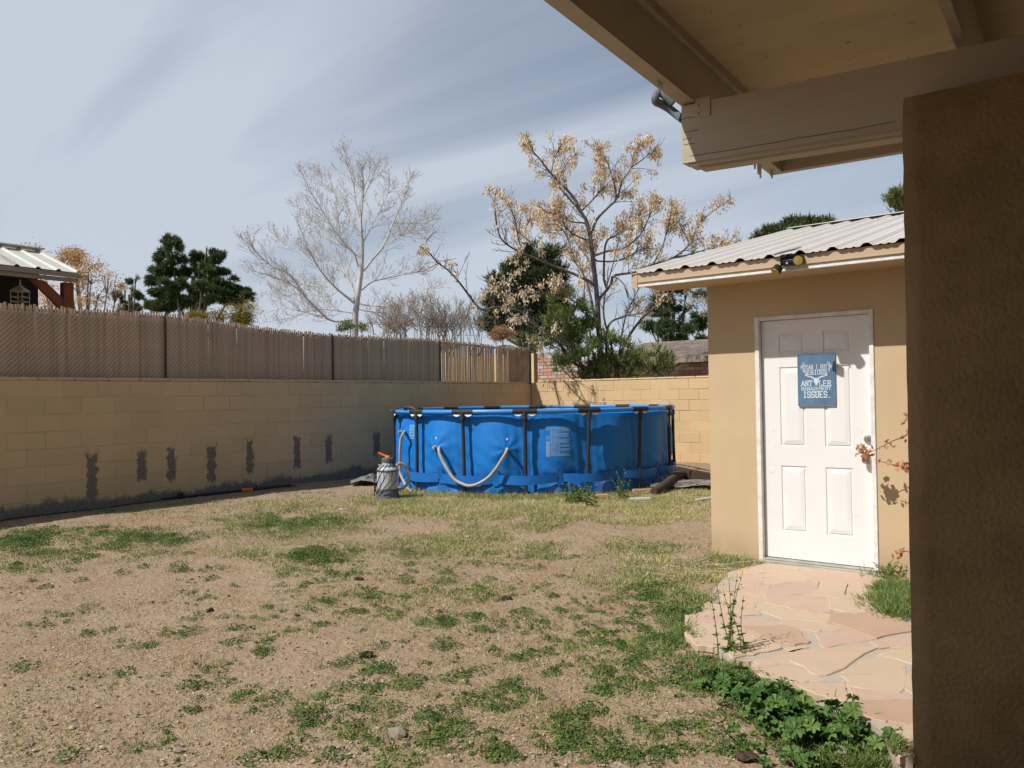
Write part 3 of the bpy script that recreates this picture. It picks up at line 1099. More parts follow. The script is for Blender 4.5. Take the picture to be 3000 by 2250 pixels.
def letters(txt, u0, u1, v0, v1, wt):
    """fill u0..u1, v0..v1 (fractions of the sign)"""
    b = MB()
    n = len(txt)
    cw = (u1 - u0) / n
    k = 0
    for i, ch in enumerate(txt):
        if ch == ' ':
            continue
        st, ser = GLY[ch]
        def U(x): return sx0 + SW * (u0 + cw * (i + .10 + .80 * x / 4))
        def Vv(y): return sz0 + SH * (v0 + (v1 - v0) * y / 6)
        segs = list(st) + [(x - .75, y, x + .75, y) for x, y in ser]
        for (xa, ya, xb, yb) in segs:
            A = np.array([U(xa), Vv(ya)])
            Bp = np.array([U(xb), Vv(yb)])
            d = Bp - A
            ln = np.linalg.norm(d) + 1e-9
            d = d / ln
            nrm = np.array([-d[1], d[0]]) * wt / 2
            A = A - d * wt * .45
            Bp = Bp + d * wt * .45
            Yp = SYF - .0036 - .00002 * k
            k += 1
            b.add([(*(A + nrm)[:1], Yp, (A + nrm)[1]), ((A - nrm)[0], Yp, (A - nrm)[1]), ((Bp - nrm)[0], Yp, (Bp - nrm)[1]), ((Bp + nrm)[0], Yp, (Bp + nrm)[1])], [(0, 1, 2, 3)])
    return b


for txt, u0, u1, v0, v1, wt in (('YEAH I GOT', .17, .80, .715, .785, .0042), ('SERIOUS', .17, .79, .605, .69, .0056), ('ANT', .09, .40, .39, .485, .0068), ('LER', .56, .89, .385, .48, .0068),
                                ('MANAGEMENT', .09, .89, .305, .365, .0043), ('ISSUES.', .13, .90, .165, .275, .0085)):
    letters(txt, u0, u1, v0, v1, wt).build('lettering', m_cream, sign)
ant = MB()
kk = 0


def spt(u_, v_):
    global kk
    kk += 1
    return (sx0 + SW * u_, SYF - .0042, sz0 + SH * v_)


for sgn in (-1, 1):
    def mx_(u_): return .5 + sgn * (u_ - .5)
    for pts, r0, r1 in (([(.55, .52), (.62, .555), (.72, .575), (.82, .60), (.875, .66), (.90, .72), (.905, .78)], .0065, .002),
                        ([(.80, .595), (.86, .63), (.84, .70), (.85, .76), (.80, .85)], .005, .0015),
                        ([(.865, .65), (.90, .70), (.86, .80), (.855, .83)], .004, .0015),
                        ([(.72, .575), (.74, .62)], .004, .0015)):
        pp = np.array([spt(mx_(u_), v_) for u_, v_ in pts])
        rr = np.linspace(r0, r1, len(pp))
        dd = np.gradient(pp, axis=0)
        dd /= np.linalg.norm(dd, axis=1, keepdims=True)
        nn = np.c_[-dd[:, 2], np.zeros(len(pp)), dd[:, 0]] * rr[:, None]
        V = np.vstack([pp + nn, pp - nn])
        m_ = len(pp)
        ant.add(V, [(i, i + 1, m_ + i + 1, m_ + i) for i in range(m_ - 1)])
sk = [(.43, .50), (.46, .535), (.54, .535), (.57, .50), (.565, .46), (.535, .43), (.525, .395), (.475, .395), (.465, .43), (.435, .46)]
ant.add([spt(u_, v_) for u_, v_ in sk], [tuple(range(len(sk)))])
ant.build('antler_emblem', m_cream, sign)
dr = MB()
for q in range(11):
    u_ = rng.uniform(.2, .85)
    L_ = rng.uniform(.04, .09)
    dr.box((sx0 + SW * u_, SYF - .0036, sz0 + SH * (.14 - L_)), (sx0 + SW * (u_ + rng.uniform(.006, .012)), SYF - .0031, sz0 + SH * .14))
dr.build('faded_drips', mat('faded drip', (.17, .28, .39), (.12, .21, .31), scale=50, rough=.6), sign)

# ---------------------------------------------------------------- solar flood light on the fascia
lc = onY(2308, 765, EY - .07)
sl = thing('solar_light', 'black twin head solar security light on the shed fascia', 'light', lc)
MB().tube([lc + (-.05, 0, .0), lc + (.05, 0, -.0)], .034, 12).box(lc + (-.05, .01, -.03), lc + (.045, .066, .03), bev=.006).tube([lc + (0, 0, .02), lc + (0, 0, .055)], .012, 8).build('body', m_black, sl)
pv = MB()
q = [(-.085, -.075), (.085, -.075), (.085, .075), (-.085, .075)]
pv.hexa([lc + (x, y, .055 + .12 * x + .28 * (y + .075)) for x, y in q] + [lc + (x, y, .063 + .12 * x + .28 * (y + .075)) for x, y in q])
pv.build('solar_panel', mat('solar cell', (.02, .022, .03), (.03, .032, .04), rough=.2, spec=.6), sl)
m_lens = mat('yellowed lens', (.55, .42, .10), (.35, .26, .06), scale=60, rough=.3)
for off, ax in (((.085, -.02, -.005), (.25, -.85, -.25)), ((-.075, -.03, -.062), (-.35, -.55, -.75))):
    c0 = lc + off
    h = MB().lathe([(.012, -.035), (.034, -.028), (.039, .0), (.040, .022), (.036, .024), (.004, .0245)], c0, 18, axis=ax)
    hd = h.build('lamp_head', m_black, sl)
    axn = np.array(Vector(ax).normalized())
    MB().lathe([(.035, 0), (.034, .004), (.004, .006)], c0 + axn * .0235, 18, axis=ax).build('lens', m_lens, hd)
MB().lathe([(.004, -.008), (.008, -.004), (.009, 0), (.007, .006), (.001, .008)], lc + (.005, -.034, -.022), 10).build('sensor', m_pvc, sl)

# ================================================================ house: column and patio roof
house = thing('house', 'house corner with dark stucco column and painted timber patio roof, nearest on the right', 'house', (-.6, 3.4, 0))
RS = -.048                     # fall of the roof away from the house
XS = -.018


def rz(x, y, z0):              # z0 is the height at (-1.7, 3.667)
    return z0 + RS * (y - 3.667) + XS * (x + 1.7)


def sloped(b, x0, x1, y0, y1, zb, zt, **k):
    b.hexa([(x0, y0, rz(x0, y0, zb)), (x1, y0, rz(x1, y0, zb)), (x1, y1, rz(x1, y1, zb)), (x0, y1, rz(x0, y1, zb)),
            (x0, y0, rz(x0, y0, zt)), (x1, y0, rz(x1, y0, zt)), (x1, y1, rz(x1, y1, zt)), (x0, y1, rz(x0, y1, zt))], **k)
    return b


HY0, HY1, HX1 = -.45, 5.03, 5.0
# column, slightly irregular stucco faces
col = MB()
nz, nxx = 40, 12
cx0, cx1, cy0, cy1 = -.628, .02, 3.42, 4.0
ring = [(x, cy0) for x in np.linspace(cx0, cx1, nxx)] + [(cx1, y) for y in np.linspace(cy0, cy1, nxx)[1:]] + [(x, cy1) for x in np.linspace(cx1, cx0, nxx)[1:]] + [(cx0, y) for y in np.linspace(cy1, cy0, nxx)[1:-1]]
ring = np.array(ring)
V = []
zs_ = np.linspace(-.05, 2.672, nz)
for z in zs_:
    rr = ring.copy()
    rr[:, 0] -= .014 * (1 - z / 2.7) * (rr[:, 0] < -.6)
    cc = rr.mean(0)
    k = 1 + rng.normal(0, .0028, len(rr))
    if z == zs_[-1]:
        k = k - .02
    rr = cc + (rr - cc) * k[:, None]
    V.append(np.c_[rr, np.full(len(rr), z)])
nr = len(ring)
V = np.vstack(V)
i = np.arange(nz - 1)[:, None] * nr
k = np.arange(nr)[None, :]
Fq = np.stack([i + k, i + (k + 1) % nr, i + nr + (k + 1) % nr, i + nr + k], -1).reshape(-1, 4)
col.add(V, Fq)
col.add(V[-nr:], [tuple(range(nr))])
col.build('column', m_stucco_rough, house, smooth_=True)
# beam: sags a little to the right
bm_ = MB()
def bz(x): return 2.965 - .044 * (x + 1.69)
BX0, BX1, BY0, BY1 = -1.69, 4.6, 3.667, 3.757
def beam_part(b, y0, y1, dz0, dz1, x0=BX0, x1=BX1):
    b.hexa([(x0, y0, bz(x0) + dz0), (x1, y0, bz(x1) + dz0), (x1, y1, bz(x1) + dz0), (x0, y1, bz(x0) + dz0),
            (x0, y0, bz(x0) + dz1), (x1, y0, bz(x1) + dz1), (x1, y1, bz(x1) + dz1), (x0, y1, bz(x0) + dz1)])
beam_part(bm_, BY0, BY1, -.292, 0)
beam_part(bm_, BY0 + .012, BY1 + .02, -.307, -.2925, BX0 + .03)
beam_part(bm_, BY0 + .045, BY1 + .035, -.318, -.3075, BX0 + .07)
bm_.build('beam', m_beam, house)
# crack lines along the beam face
ck = MB()
for (xa, xb, dz) in ((-1.65, -.7, -.262), (-1.69, -1.60, -.066), (-1.68, -1.60, -.135), (-1.685, -1.64, -.17), (-1.68, -1.62, -.2)):
    n = 12
    xs_ = np.linspace(xa, xb, n)
    zz = np.array([bz(x) + dz for x in xs_]) + rng.normal(0, .0018, n)
    ck.tube(np.c_[xs_, np.full(n, BY0 - .0002), zz], .0014, 4)
ck.build('paint_crack', m_dark, house)
bk = MB()
beam_part(bk, BY0 - .006, BY0 - .001, -.075, .02, -1.612, -1.535)
bk.build('bracket', m_beam, house)
bo = MB()
for x, dz in ((-1.598, -.018), (-1.598, -.055)):
    bo.lathe([(.008, 0), (.007, .004), (.001, .006)], (x, BY0 - .006, bz(x) + dz), 10, axis=(0, -1, 0))
bo.build('bolt', m_beam, house)
# outer rafter (west edge) and end rim, one inner rafter, ceiling sheets, roof
sloped(MB(), -1.70, -1.618, HY0, HY1, 2.975, 3.27).build('edge_rafter', m_beam, house)
sloped(MB(), -1.745, -1.7005, HY0, HY1 + .02, 3.02, 3.30).build('edge_fascia', m_beam, house)
sloped(MB(), -1.617, HX1, HY1 - .045, HY1, 2.975, 3.27).build('end_rim', m_beam, house)
for x in (-.475, .75, 1.95, 3.2):
    sloped(MB(), x, x + .04, HY0, HY1 - .046, 2.968, 3.27).build('rafter', m_beam, house)
for (xa, xb) in ((-1.6175, -.4755), (-.4345, .7495), (.7905, 1.9495), (1.9905, 3.1995), (3.2405, HX1)):
    sloped(MB(), xa, xb, HY0, HY1 - .046, 3.262, 3.275).build('ceiling_sheet', m_soffit, house)
sloped(MB(), -1.78, HX1, HY0, HY1 + .06, 3.302, 3.34).build('roof', m_shingle, house)
sloped(MB(), -1.617, -1.59, HY0, HY1 - .046, 3.215, 3.261).build('nailer', m_beam, house)
ch = MB()
for q in range(70):                     # flaking paint on the ceiling
    x = rng.uniform(-1.5, -.5)
    y = rng.uniform(1.8, 4.9)
    L_ = rng.uniform(.006, .03)
    a = rng.normal(.3, .9)
    z = rz(x, y, 3.2612)
    dx, dy = L_ * math.cos(a), L_ * math.sin(a)
    ch.add([(x, y, z), (x + dx, y + dy, z + RS * dy), (x + dx - .15 * dy, y + dy + .004, z), (x - .1 * dy, y + .004, z)], [(0, 1, 2, 3)])
ch.build('flaked_paint', m_dark, house)
for (px_, py_, l_) in ((2212, 478, .035), (2222, 482, .06), (2228, 486, .075), (2258, 500, .03), (2262, 506, .035), (1928, 246, .012), (1937, 252, .010)):
    s_ = onX(px_, py_, -1.66)
    MB().hexa([s_ + (-.006, -.004, -l_), s_ + (.003, -.004, -l_), s_ + (.003, .004, -l_), s_ + (-.006, .004, -l_), s_ + (-.009, -.005, .02), s_ + (.006, -.005, .02), s_ + (.006, .005, .02), s_ + (-.009, .005, .02)]).build('paint_splinter', m_beam, house)
for q in range(16):
    x = -1.42 + .06 * (q % 2)
    y = 1.9 + .19 * q
    z = rz(x, y, 3.2615)
    if y < 4.9:
        MB().lathe([(.0042, 0), (.0035, .0015), (.001, .002)], (x, y, z), 8, axis=(0, 0, -1)).build('nail_head', m_dark, house)
# unseen house walls, added close behind the patio to darken it
MB().box((-1.5, HY0 - .2, -.1), (HX1 + 4, HY0, 3.6)).box((HX1 - .2, HY0, -.1), (HX1, 3.4, 3.4)).build('wall', m_stucco, house)
MB().box((-1.35, HY0, -.05), (HX1 - .2, 2.7, .035)).build('patio_slab', m_mortarg, house)
# bent downpipe at the beam end
dp = []
g0 = onX(1990, 341, -1.74)
for (px_, py_, X) in ((2000, 349, -1.70), (1985, 338, -1.755), (1960, 318, -1.80), (1935, 304, -1.83), (1922, 298, -1.84), (1920, 285, -1.84), (1932, 270, -1.83), (1950, 283, -1.80), (1972, 303, -1.765)):
    dp.append(onX(px_, py_, X))
def spline(pts, n=40):
    pts = np.asarray(pts, float)
    m_ = len(pts)
    t = np.linspace(0, m_ - 1, n)
    out = []
    for tt in t:
        i = min(int(tt), m_ - 2)
        f = tt - i
        p0, p1, p2, p3 = pts[max(i - 1, 0)], pts[i], pts[i + 1], pts[min(i + 2, m_ - 1)]
        out.append(.5 * ((2 * p1) + (-p0 + p2) * f + (2 * p0 - 5 * p1 + 4 * p2 - p3) * f ** 2 + (-p0 + 3 * p1 - 3 * p2 + p3) * f ** 3))
    return np.array(out)
m_gut = mat('weathered grey gutter pipe', (.10, .115, .13), (.15, .165, .18), scale=14, rough=.6)
MB().tube(spline(dp, 30), .021, 14).build('downpipe', m_gut, house, smooth_=True)

# ================================================================ the pool
PD, PR = 12.5, 2.21
PC = PD * FW + RT * (58 / 2286 * PD)
PZ0, PZ1 = .185, 1.312
PHI0 = rad(-4)
NP = 16


def pdir(phi):                      # phi = 0 faces the house, positive to the right
    return -FW * math.cos(phi) + RT * math.sin(phi)


def pp(phi, r, z):
    q = PC + pdir(phi) * r
    return np.array([q[0], q[1], z])


def phi_of(px_, py_, r):            # angle and height where a photo pixel meets the pool side
    d = ray(px_, py_)
    a = d[0] ** 2 + d[1] ** 2
    b = -2 * (d[0] * PC[0] + d[1] * PC[1])
    c = PC[0] ** 2 + PC[1] ** 2 - r * r
    disc = max(b * b - 4 * a * c, 0)
    t = (-b - math.sqrt(disc)) / (2 * a)
    q = _C + d * t
    v_ = q - PC
    return math.atan2(np.dot(v_, RT), -np.dot(v_, FW)), q[2]


pool = thing('swimming_pool', 'round blue above ground pool with charcoal steel frame', 'pool', (PC[0], PC[1], PZ0))
fits = [phi_of(1287, 1309, PR - .06), phi_of(1487, 1316, PR - .06), phi_of(1186, 1264, PR - .06)]


def liner_r(phi, z):
    t = (z - PZ0) / (PZ1 - PZ0)
    ph = (phi - PHI0) / (2 * math.pi / NP)
    u_ = ph - np.round(ph)                                   # -.5 .. .5, 0 at a post
    sag = np.cos(np.pi * u_) ** 2
    r = PR - .10 + .085 * np.sin(np.pi * np.clip(t, 0, 1)) ** .7 * (1 - .8 * sag)
    r = r + .006 * np.sin(12 * np.pi * u_ + 4 * t) * np.exp(-(u_ / .22) ** 2) + .008 * np.sin(31 * t + 14 * u_ + 3 * np.sin(2 * phi)) * np.clip(.5 - np.abs(t - .35), 0, 1)
    r = r + .010 * np.sin(3.1 * phi * 7 + 5 * t) * (1 - t) + .007 * np.sin(41 * phi + 9 * t + 2 * np.sin(3 * phi)) * np.clip(1 - 2.2 * t, 0, 1)
    # folds of slack liner near the ground
    low = np.clip(1 - t / .20, 0, 1)
    r = r + low * (.055 + .022 * np.sin(9 * phi + 1.3) * np.sin(23 * phi) + .012 * np.sin(57 * phi + 10 * t))
    r = r - .022 * np.exp(-((t - .20) / .05) ** 2) * (1 - sag)
    # puckers where the hoses leave
    for f_, z_ in fits:
        du = np.angle(np.exp(1j * (phi - f_))) * PR
        dz = z - z_
        dd = np.sqrt(du ** 2 + dz ** 2)
        an = np.arctan2(dz, du)
        r = r + .03 * np.exp(-(dd / .18) ** 2) + .007 * np.exp(-(dd / .26) ** 2) * np.sin(7 * an + 1)
    return r


nph, nzz = 720, 56
ph = np.linspace(-math.pi, math.pi, nph, endpoint=False)
tz = np.linspace(0, 1, nzz) ** 1.0
PHI, TZ = np.meshgrid(ph, tz)
ZZ = PZ0 - .01 + (PZ1 - .05 - PZ0 + .01) * TZ
RR = liner_r(PHI, ZZ)
Dx = -FW[0] * np.cos(PHI) + RT[0] * np.sin(PHI)
Dy = -FW[1] * np.cos(PHI) + RT[1] * np.sin(PHI)
V = np.stack([PC[0] + Dx * RR, PC[1] + Dy * RR, ZZ], -1).reshape(-1, 3)
i = np.arange(nzz - 1)[:, None] * nph
k = np.arange(nph)[None, :]
Fq = np.stack([i + k, i + (k + 1) % nph, i + nph + (k + 1) % nph, i + nph + k], -1).reshape(-1, 4)
# position of the slots beside each T joint, just under the rail
cphi = ((PHI[:-1] - PHI0) / (2 * math.pi / NP))
cu = np.abs(cphi - np.round(cphi)) * (2 * math.pi / NP) * PR
cz = ZZ[:-1]
lin = MB()
lin.add(V, Fq)
lin.build('liner', m_blue, pool, smooth_=True)
# white strips painted for light showing through slots beside the T joints
m_slot_light = mat('white slot light', (.74, .76, .78), (.68, .70, .73), rough=.5)
for kx_ in range(-4, 5):
    f0 = PHI0 + kx_ * 2 * math.pi / NP
    for sg in (-1, 1):
        b = MB()
        us = np.linspace(.035, .145, 7)
        up, lo = [], []
        for j_, uu in enumerate(us):
            f_ = f0 + sg * uu / PR
            e = math.sin(math.pi * j_ / 6) * .026 + .004
            up.append(pp(f_, PR + .012, PZ1 - .034))
            lo.append(pp(f_, PR + .020, PZ1 - .034 - e))
        V = np.array(up + lo)
        b.add(V, [(q, q + 1, 7 + q + 1, 7 + q) if sg > 0 else (q, 7 + q, 7 + q + 1, q + 1) for q in range(6)])
        b.build('slot_light', m_slot_light, pool)
# water inside
wat = MB()
ring = [pp(a_, PR - .12, PZ1 - .30) for a_ in np.linspace(0, 2 * math.pi, 64, endpoint=False)]
wat.add(ring, [tuple(range(64))])
m_water = mat('pool water', (.03, .22, .30), (.02, .18, .26), rough=.05, spec=.5)
wat.build('water', m_water, pool)
# posts, T joints and rail lengths, one by one
lean = {1: -.035, 2: -.05, 3: -.02, -1: .02, -2: .015}
for kx_ in range(NP):
    kk_ = kx_ if kx_ <= NP // 2 else kx_ - NP
    f0 = PHI0 + kx_ * 2 * math.pi / NP
    ln = lean.get(kk_, 0) * .7
    MB().tube([pp(f0, PR + .012, PZ1 - .03), pp(f0 + ln * .4, PR + .012, PZ1 - .5), pp(f0 + ln, PR + .03, PZ0 - .02)], .0245, 12).build('post', m_charcoal, pool, smooth_=True)
    arc = [pp(f0 + a_, PR, PZ1) for a_ in np.linspace(-.072, .072, 9)]
    tj = MB().tube(arc, .034, 12)
    tj.tube([pp(f0, PR + .004, PZ1), pp(f0, PR + .012, PZ1 - .10)], .033, 12)
    tj.lathe([(.036, -.115), (.036, -.095), (.034, -.094)], pp(f0, PR + .012, PZ1), 12)
    tj.build('joint', m_charcoal, pool, smooth_=False)
    arc = [pp(f0 + a_, PR, PZ1) for a_ in np.linspace(.0725, 2 * math.pi / NP - .0725, 12)]
    MB().tube(arc, .030, 12).build('rail', m_bluelite, pool, smooth_=True)
# belt threaded through loops low on the liner, over every post
m_belt = mat('darker blue belt', (.012, .15, .49), (.010, .13, .44), scale=4, rough=.5)
for kx_ in range(-5, 5):
    b = MB()
    n = 20
    f0 = PHI0 + (kx_ + .5) * 2 * math.pi / NP + .012
    ff = np.linspace(f0 + .018, f0 + 2 * math.pi / NP - .018, n)
    V = []
    for f_ in ff:
        u_ = (f_ - f0) / (2 * math.pi / NP)
        bulge = PR + .055 - .085 * abs(2 * u_ - 1) ** 1.6
        sg = -.022 * math.sin(math.pi * u_) + .018 * math.sin(3 * f_)
        V.append(pp(f_, max(bulge, float(liner_r(np.array(f_), np.array(.44))) + .006), .368 + sg))
        V.append(pp(f_, max(bulge, float(liner_r(np.array(f_), np.array(.44))) + .006) - .004, .482 + sg * .6))
    b.add(V, [(2 * q, 2 * q + 2, 2 * q + 3, 2 * q + 1) for q in range(n - 1)])
    b.build('belt', m_belt, pool, smooth_=True)
    b = MB()
    V = []
    for f_ in (f0 - .018, f0 + .0, f0 + .018):
        V.append(pp(f_, float(liner_r(np.array(f_), np.array(.32))) + .016, .325))
        V.append(pp(f_, float(liner_r(np.array(f_), np.array(.43))) + .026, .43))
        V.append(pp(f_, float(liner_r(np.array(f_), np.array(.55))) + .012, .545))
    b.add(V, [(0, 3, 4, 1), (1, 4, 5, 2), (3, 6, 7, 4), (4, 7, 8, 5)])
    b.build('belt_loop', m_belt, pool, smooth_=True)
# fittings and plugs
for f_, z_ in fits:
    rr_ = float(liner_r(np.array(f_), np.array(z_)))
    MB().lathe([(.026, 0), (.025, .012), (.02, .016), (.02, .045), (.004, .045)], pp(f_, rr_ - .005, z_), 14, axis=pdir(f_)).build('hose_fitting', m_hose, pool)
for px_, py_ in ((1285, 1283), (1486, 1287)):
    f_, z_ = phi_of(px_, py_, PR - .05)
    MB().lathe([(.018, 0), (.016, .005), (.001, .006)], pp(f_, float(liner_r(np.array(f_), np.array(z_))) + .001, z_), 12, axis=pdir(f_)).build('plug_print', m_whiteprint, pool)


# printed warning block: rows of small print and round pictograms
def prt(f_, z_, lift=.004):
    return pp(f_, float(liner_r(np.array(f_), np.array(z_))) + lift, z_)


fa, zt_ = phi_of(1611, 1251, PR - .05)
fb, _ = phi_of(1673, 1251, PR - .05)
_, zb_ = phi_of(1611, 1337, PR - .05)
rows = 25
txt = MB()
lens = np.clip(rng.normal(.93, .06, rows), .6, 1.0)
for q in range(rows):
    z_ = zt_ - (zt_ - zb_) * (q + .5) / rows
    h_ = (zt_ - zb_) / rows * .31
    if q in (4, 9, 14, 17, 21):
        lens[q] *= .45
    segs = np.linspace(fa, fa + (fb - fa) * lens[q], 9)
    for s0_, s1_ in zip(segs[:-1], segs[1:]):
        s1_ = s1_ - (s1_ - s0_) * rng.uniform(.04, .16)
        txt.add([prt(s0_, z_ - h_), prt(s1_, z_ - h_), prt(s1_, z_ + h_), prt(s0_, z_ + h_)], [(0, 1, 2, 3)])
txt.build('small_print', m_paleprint, pool, kind='stuff')
for q, (py_, tone) in enumerate(((1256, 0), (1283, 0), (1298, 1), (1310, 1), (1321, 1), (1333, 1))):
    fc, zc = phi_of(1605, py_, PR - .05)
    R0 = .027
    b = MB()
    n = 20
    V = []
    for a_ in np.arange(n) * 2 * math.pi / n:
        for r_ in (R0, R0 * .76):
            V.append(prt(fc + r_ * math.cos(a_) / PR, zc + r_ * math.sin(a_)))
    b.add(V, [(2 * i_, 2 * ((i_ + 1) % n), 2 * ((i_ + 1) % n) + 1, 2 * i_ + 1) for i_ in range(n)])
    w0, w1 = (R0 * .45, R0 * .2)
    sg = 1 if q % 2 else -1
    b.add([prt(fc + (-w0) / PR, zc - sg * w0 * .3), prt(fc + w1 / PR, zc - sg * w0), prt(fc + w0 / PR, zc + sg * w0 * .3), prt(fc - w1 / PR, zc + sg * w0)], [(0, 1, 2, 3)])
    b.build('pictogram', m_whiteprint if tone else m_paleprint, pool)
fa, zt_ = phi_of(1198, 1247, PR - .03)
fb, _ = phi_of(1209, 1247, PR - .03)
b = MB()
for q in range(10):
    z_ = zt_ - .021 * q
    b.add([prt(fa, z_), prt(fb, z_), prt(fb, z_ + .013), prt(fa, z_ + .013)], [(0, 1, 2, 3)])
b.build('small_print', m_paleprint, pool, kind='stuff')
b = MB()
fa, zt_ = phi_of(1172, 1245, PR - .03)
b.add([prt(fa, zt_), prt(fa + .012, zt_), prt(fa + .012, zt_ + .016), prt(fa, zt_ + .016)], [(0, 1, 2, 3)])
b.build('orange_mark', m_orange, pool)

# hoses
def hose(pts, r, m, label, name='hose'):
    q = spline(pts, 46)
    d = np.arange(len(q))
    return MB().tube(q, r, 10).build(name, m, smooth_=True, label=label, category='hose')


hp = []
for (cx_, cy_, lift) in ((500, 380, .02), (497, 395, .11), (505, 430, .13), (540, 500, .13), (590, 575, .14), (650, 610, .14), (690, 618, .14), (740, 605, .14), (800, 568, .14), (850, 510, .13), (895, 440, .13), (917, 400, .10), (921, 393, .02)):
    f_, z_ = phi_of(1050 + cx_ / 2.107, 1130 + cy_ / 2.107, PR + lift - .03)
    hp.append(pp(f_, PR + lift - .03, z_))
hose(hp, .021, m_hose, 'grey hose hanging in a U across the front of the blue pool')
pm = ground_at(1137, 1462)
hp = []
for (x_, y_, lift) in ((1186, 1264, .0), (1182, 1270, .10), (1174, 1290, .13), (1172, 1330, .13), (1172, 1380, .12), (1178, 1400, .12), (1195, 1432, .12), (1207, 1452, .10)):
    f_, z_ = phi_of(x_, y_, PR + lift - .03)
    hp.append(pp(f_, PR + lift - .03, max(z_, .2)))
hose(hp, .021, m_hose, 'grey hose dropping from the left side of the pool to the ground')
pd_ = float(np.dot(pm, FW))
hp = [P(1162, 1366, pd_ + .02), P(1172, 1357, pd_ + .05), P(1188, 1366, pd_ + .08), P(1196, 1385, pd_ + .10), P(1197, 1405, pd_ + .10), P(1190, 1422, pd_ + .08), P(1178, 1431, pd_ + .04), P(1166, 1434, pd_ + .02)]
hose(hp, .019, m_hosey, 'yellowed hose looping out of the sand filter pump')

# sand filter pump
pump = thing('sand_filter', 'grey and white sand filter with orange valve handle beside the pool', 'filter', pm)
g0 = np.array(pm)
g0[2] -= .01
ring_ = lambda b, prof, o=(0, 0, 0): b.lathe(prof, g0 + o, 26)
ring_(MB(), [(.155, 0), (.150, .03), (.135, .13), (.128, .15)]).build('base', m_tankd, pump, smooth_=False)
tk = ring_(MB(), [(.128, .15), (.134, .18), (.137, .21), (.135, .215), (.137, .22), (.139, .36), (.136, .372)])
tank = tk.build('tank', m_tank, pump)
ring_(MB(), [(.136, .372), (.146, .376), (.146, .392), (.137, .396)]).build('clamp_ring', m_tankd, pump)
ring_(MB(), [(.137, .396), (.128, .415), (.10, .432), (.085, .436), (.082, .445), (.088, .447), (.088, .462), (.078, .466), (.075, .485), (.07, .488)]).build('dome', m_tank, pump)
ring_(MB(), [(.078, .486), (.080, .49), (.080, .53), (.074, .545), (.05, .55)]).build('valve_head', m_tankd, pump)
hb = g0 + (0, 0, .555)
lft = -RT
MB().tube([hb + RT * .02, hb + lft * .02 + (0, 0, .012), hb + lft * .10 + (0, 0, .05), hb + lft * .125 + (0, 0, .056)], [.02, .017, .013, .015], 8).lathe([(.035, -.008), (.034, .006), (.02, .014)], hb, 14).build('valve_handle', m_orange, pump)
MB().tube([g0 + (0, 0, .445) + RT * .07, g0 + (0, 0, .45) + RT * .13], .024, 10).tube([g0 + (0, 0, .443) - RT * .06, g0 + (0, 0, .443) - RT * .115], .022, 10).build('port', m_tank, pump)
lb = MB()
for q in range(7):
    z_ = .31 - .018 * q
    for s0_, s1_ in ((-.9, -.55),):
        V = []
        for a_ in (s0_, s1_):
            dd_ = -FW * math.cos(a_) + RT * math.sin(a_)
            for zz in (z_, z_ + .009):
                V.append(g0 + dd_ * .1425 + (0, 0, zz))
        lb.add(V, [(0, 2, 3, 1)])
lb.build('printed_label', mat('printed label', (.33, .42, .52), rough=.6), pump, kind='stuff')
for q in range(6):
    a0 = -1.2 + .42 * q
    st = g0 + (0, 0, .545) + RT * .06
    mid1 = g0 + (-FW * math.cos(a0) + RT * math.sin(a0)) * .165 + (0, 0, .40 - .02 * q)
    mid2 = g0 + (-FW * math.cos(a0 - .55) + RT * math.sin(a0 - .55)) * .175 + (0, 0, .18)
    en = g0 + (-FW * math.cos(a0 - .9) + RT * math.sin(a0 - .9)) * .175 + (0, 0, .03 + .02 * q)
    MB().tube(spline([st, mid1, mid2, en], 22), .0055, 6).build('cable', m_black, pump, smooth_=True)

# dark striped scrap over the rim at the left
f_, z_ = phi_of(1190, 1196, PR)
b = MB()
qp = [pp(f_ - .02 + .035 * j_, PR + .03 * math.sin(j_ * 1.3), PZ1 + .035 + .03 * math.sin(j_ * .9)) for j_ in range(6)]
b.tube(spline(qp, 16), .022, 7)
b.build('float_cord', m_charcoal, label='dark cord with pale floats draped over the pool rim, at its left end', category='cord')

# ================================================================ things lying about
# pole tool along the foot of the left wall
a_ = np.array([-9.86, 5.35, float(gz(-9.86, 5.35)) + .03])
b1 = np.array([-9.72, 7.35, float(gz(-9.72, 7.35)) + .035])
tool = thing('string_trimmer', 'black and orange long handled trimmer lying along the foot of the shaded wall', 'trimmer', (a_ + b1) / 2)
L3 = lambda t: a_ + (b1 - a_) * t
MB().tube([L3(0), L3(.56)], .017, 8).build('shaft', m_black, tool)
MB().tube([L3(.561), L3(.64)], .026, 8).build('coupling', m_orange, tool)
MB().tube([L3(.641), L3(.955)], .020, 8).build('grip', m_charcoal, tool)
MB().tube([L3(.956), L3(1.0)], .022, 8).build('end_cap', mat('red plastic', (.45, .10, .05), rough=.5), tool)
MB().lathe([(.03, -.02), (.046, -.015), (.046, .015), (.03, .02)], L3(.12) + (0, 0, .02), 16, axis=(1, .2, 0)).build('guard_wheel', m_black, tool)
MB().tube([L3(.68), L3(.68) + (.02, -.03, .06)], .007, 6).tube([L3(.74), L3(.74) + (.05, -.02, -.02)], .006, 6).build('lever', m_black, tool)
# garden line by the wall
q = np.array([[-9.9 + .02 * math.sin(3 * y), y, float(gz(-9.9, y)) + .012] for y in np.arange(3.2, 5.4, .12)])
MB().tube(q, .008, 6).build('irrigation_line', m_black, label='thin black drip line on the soil at the left wall', category='hose')


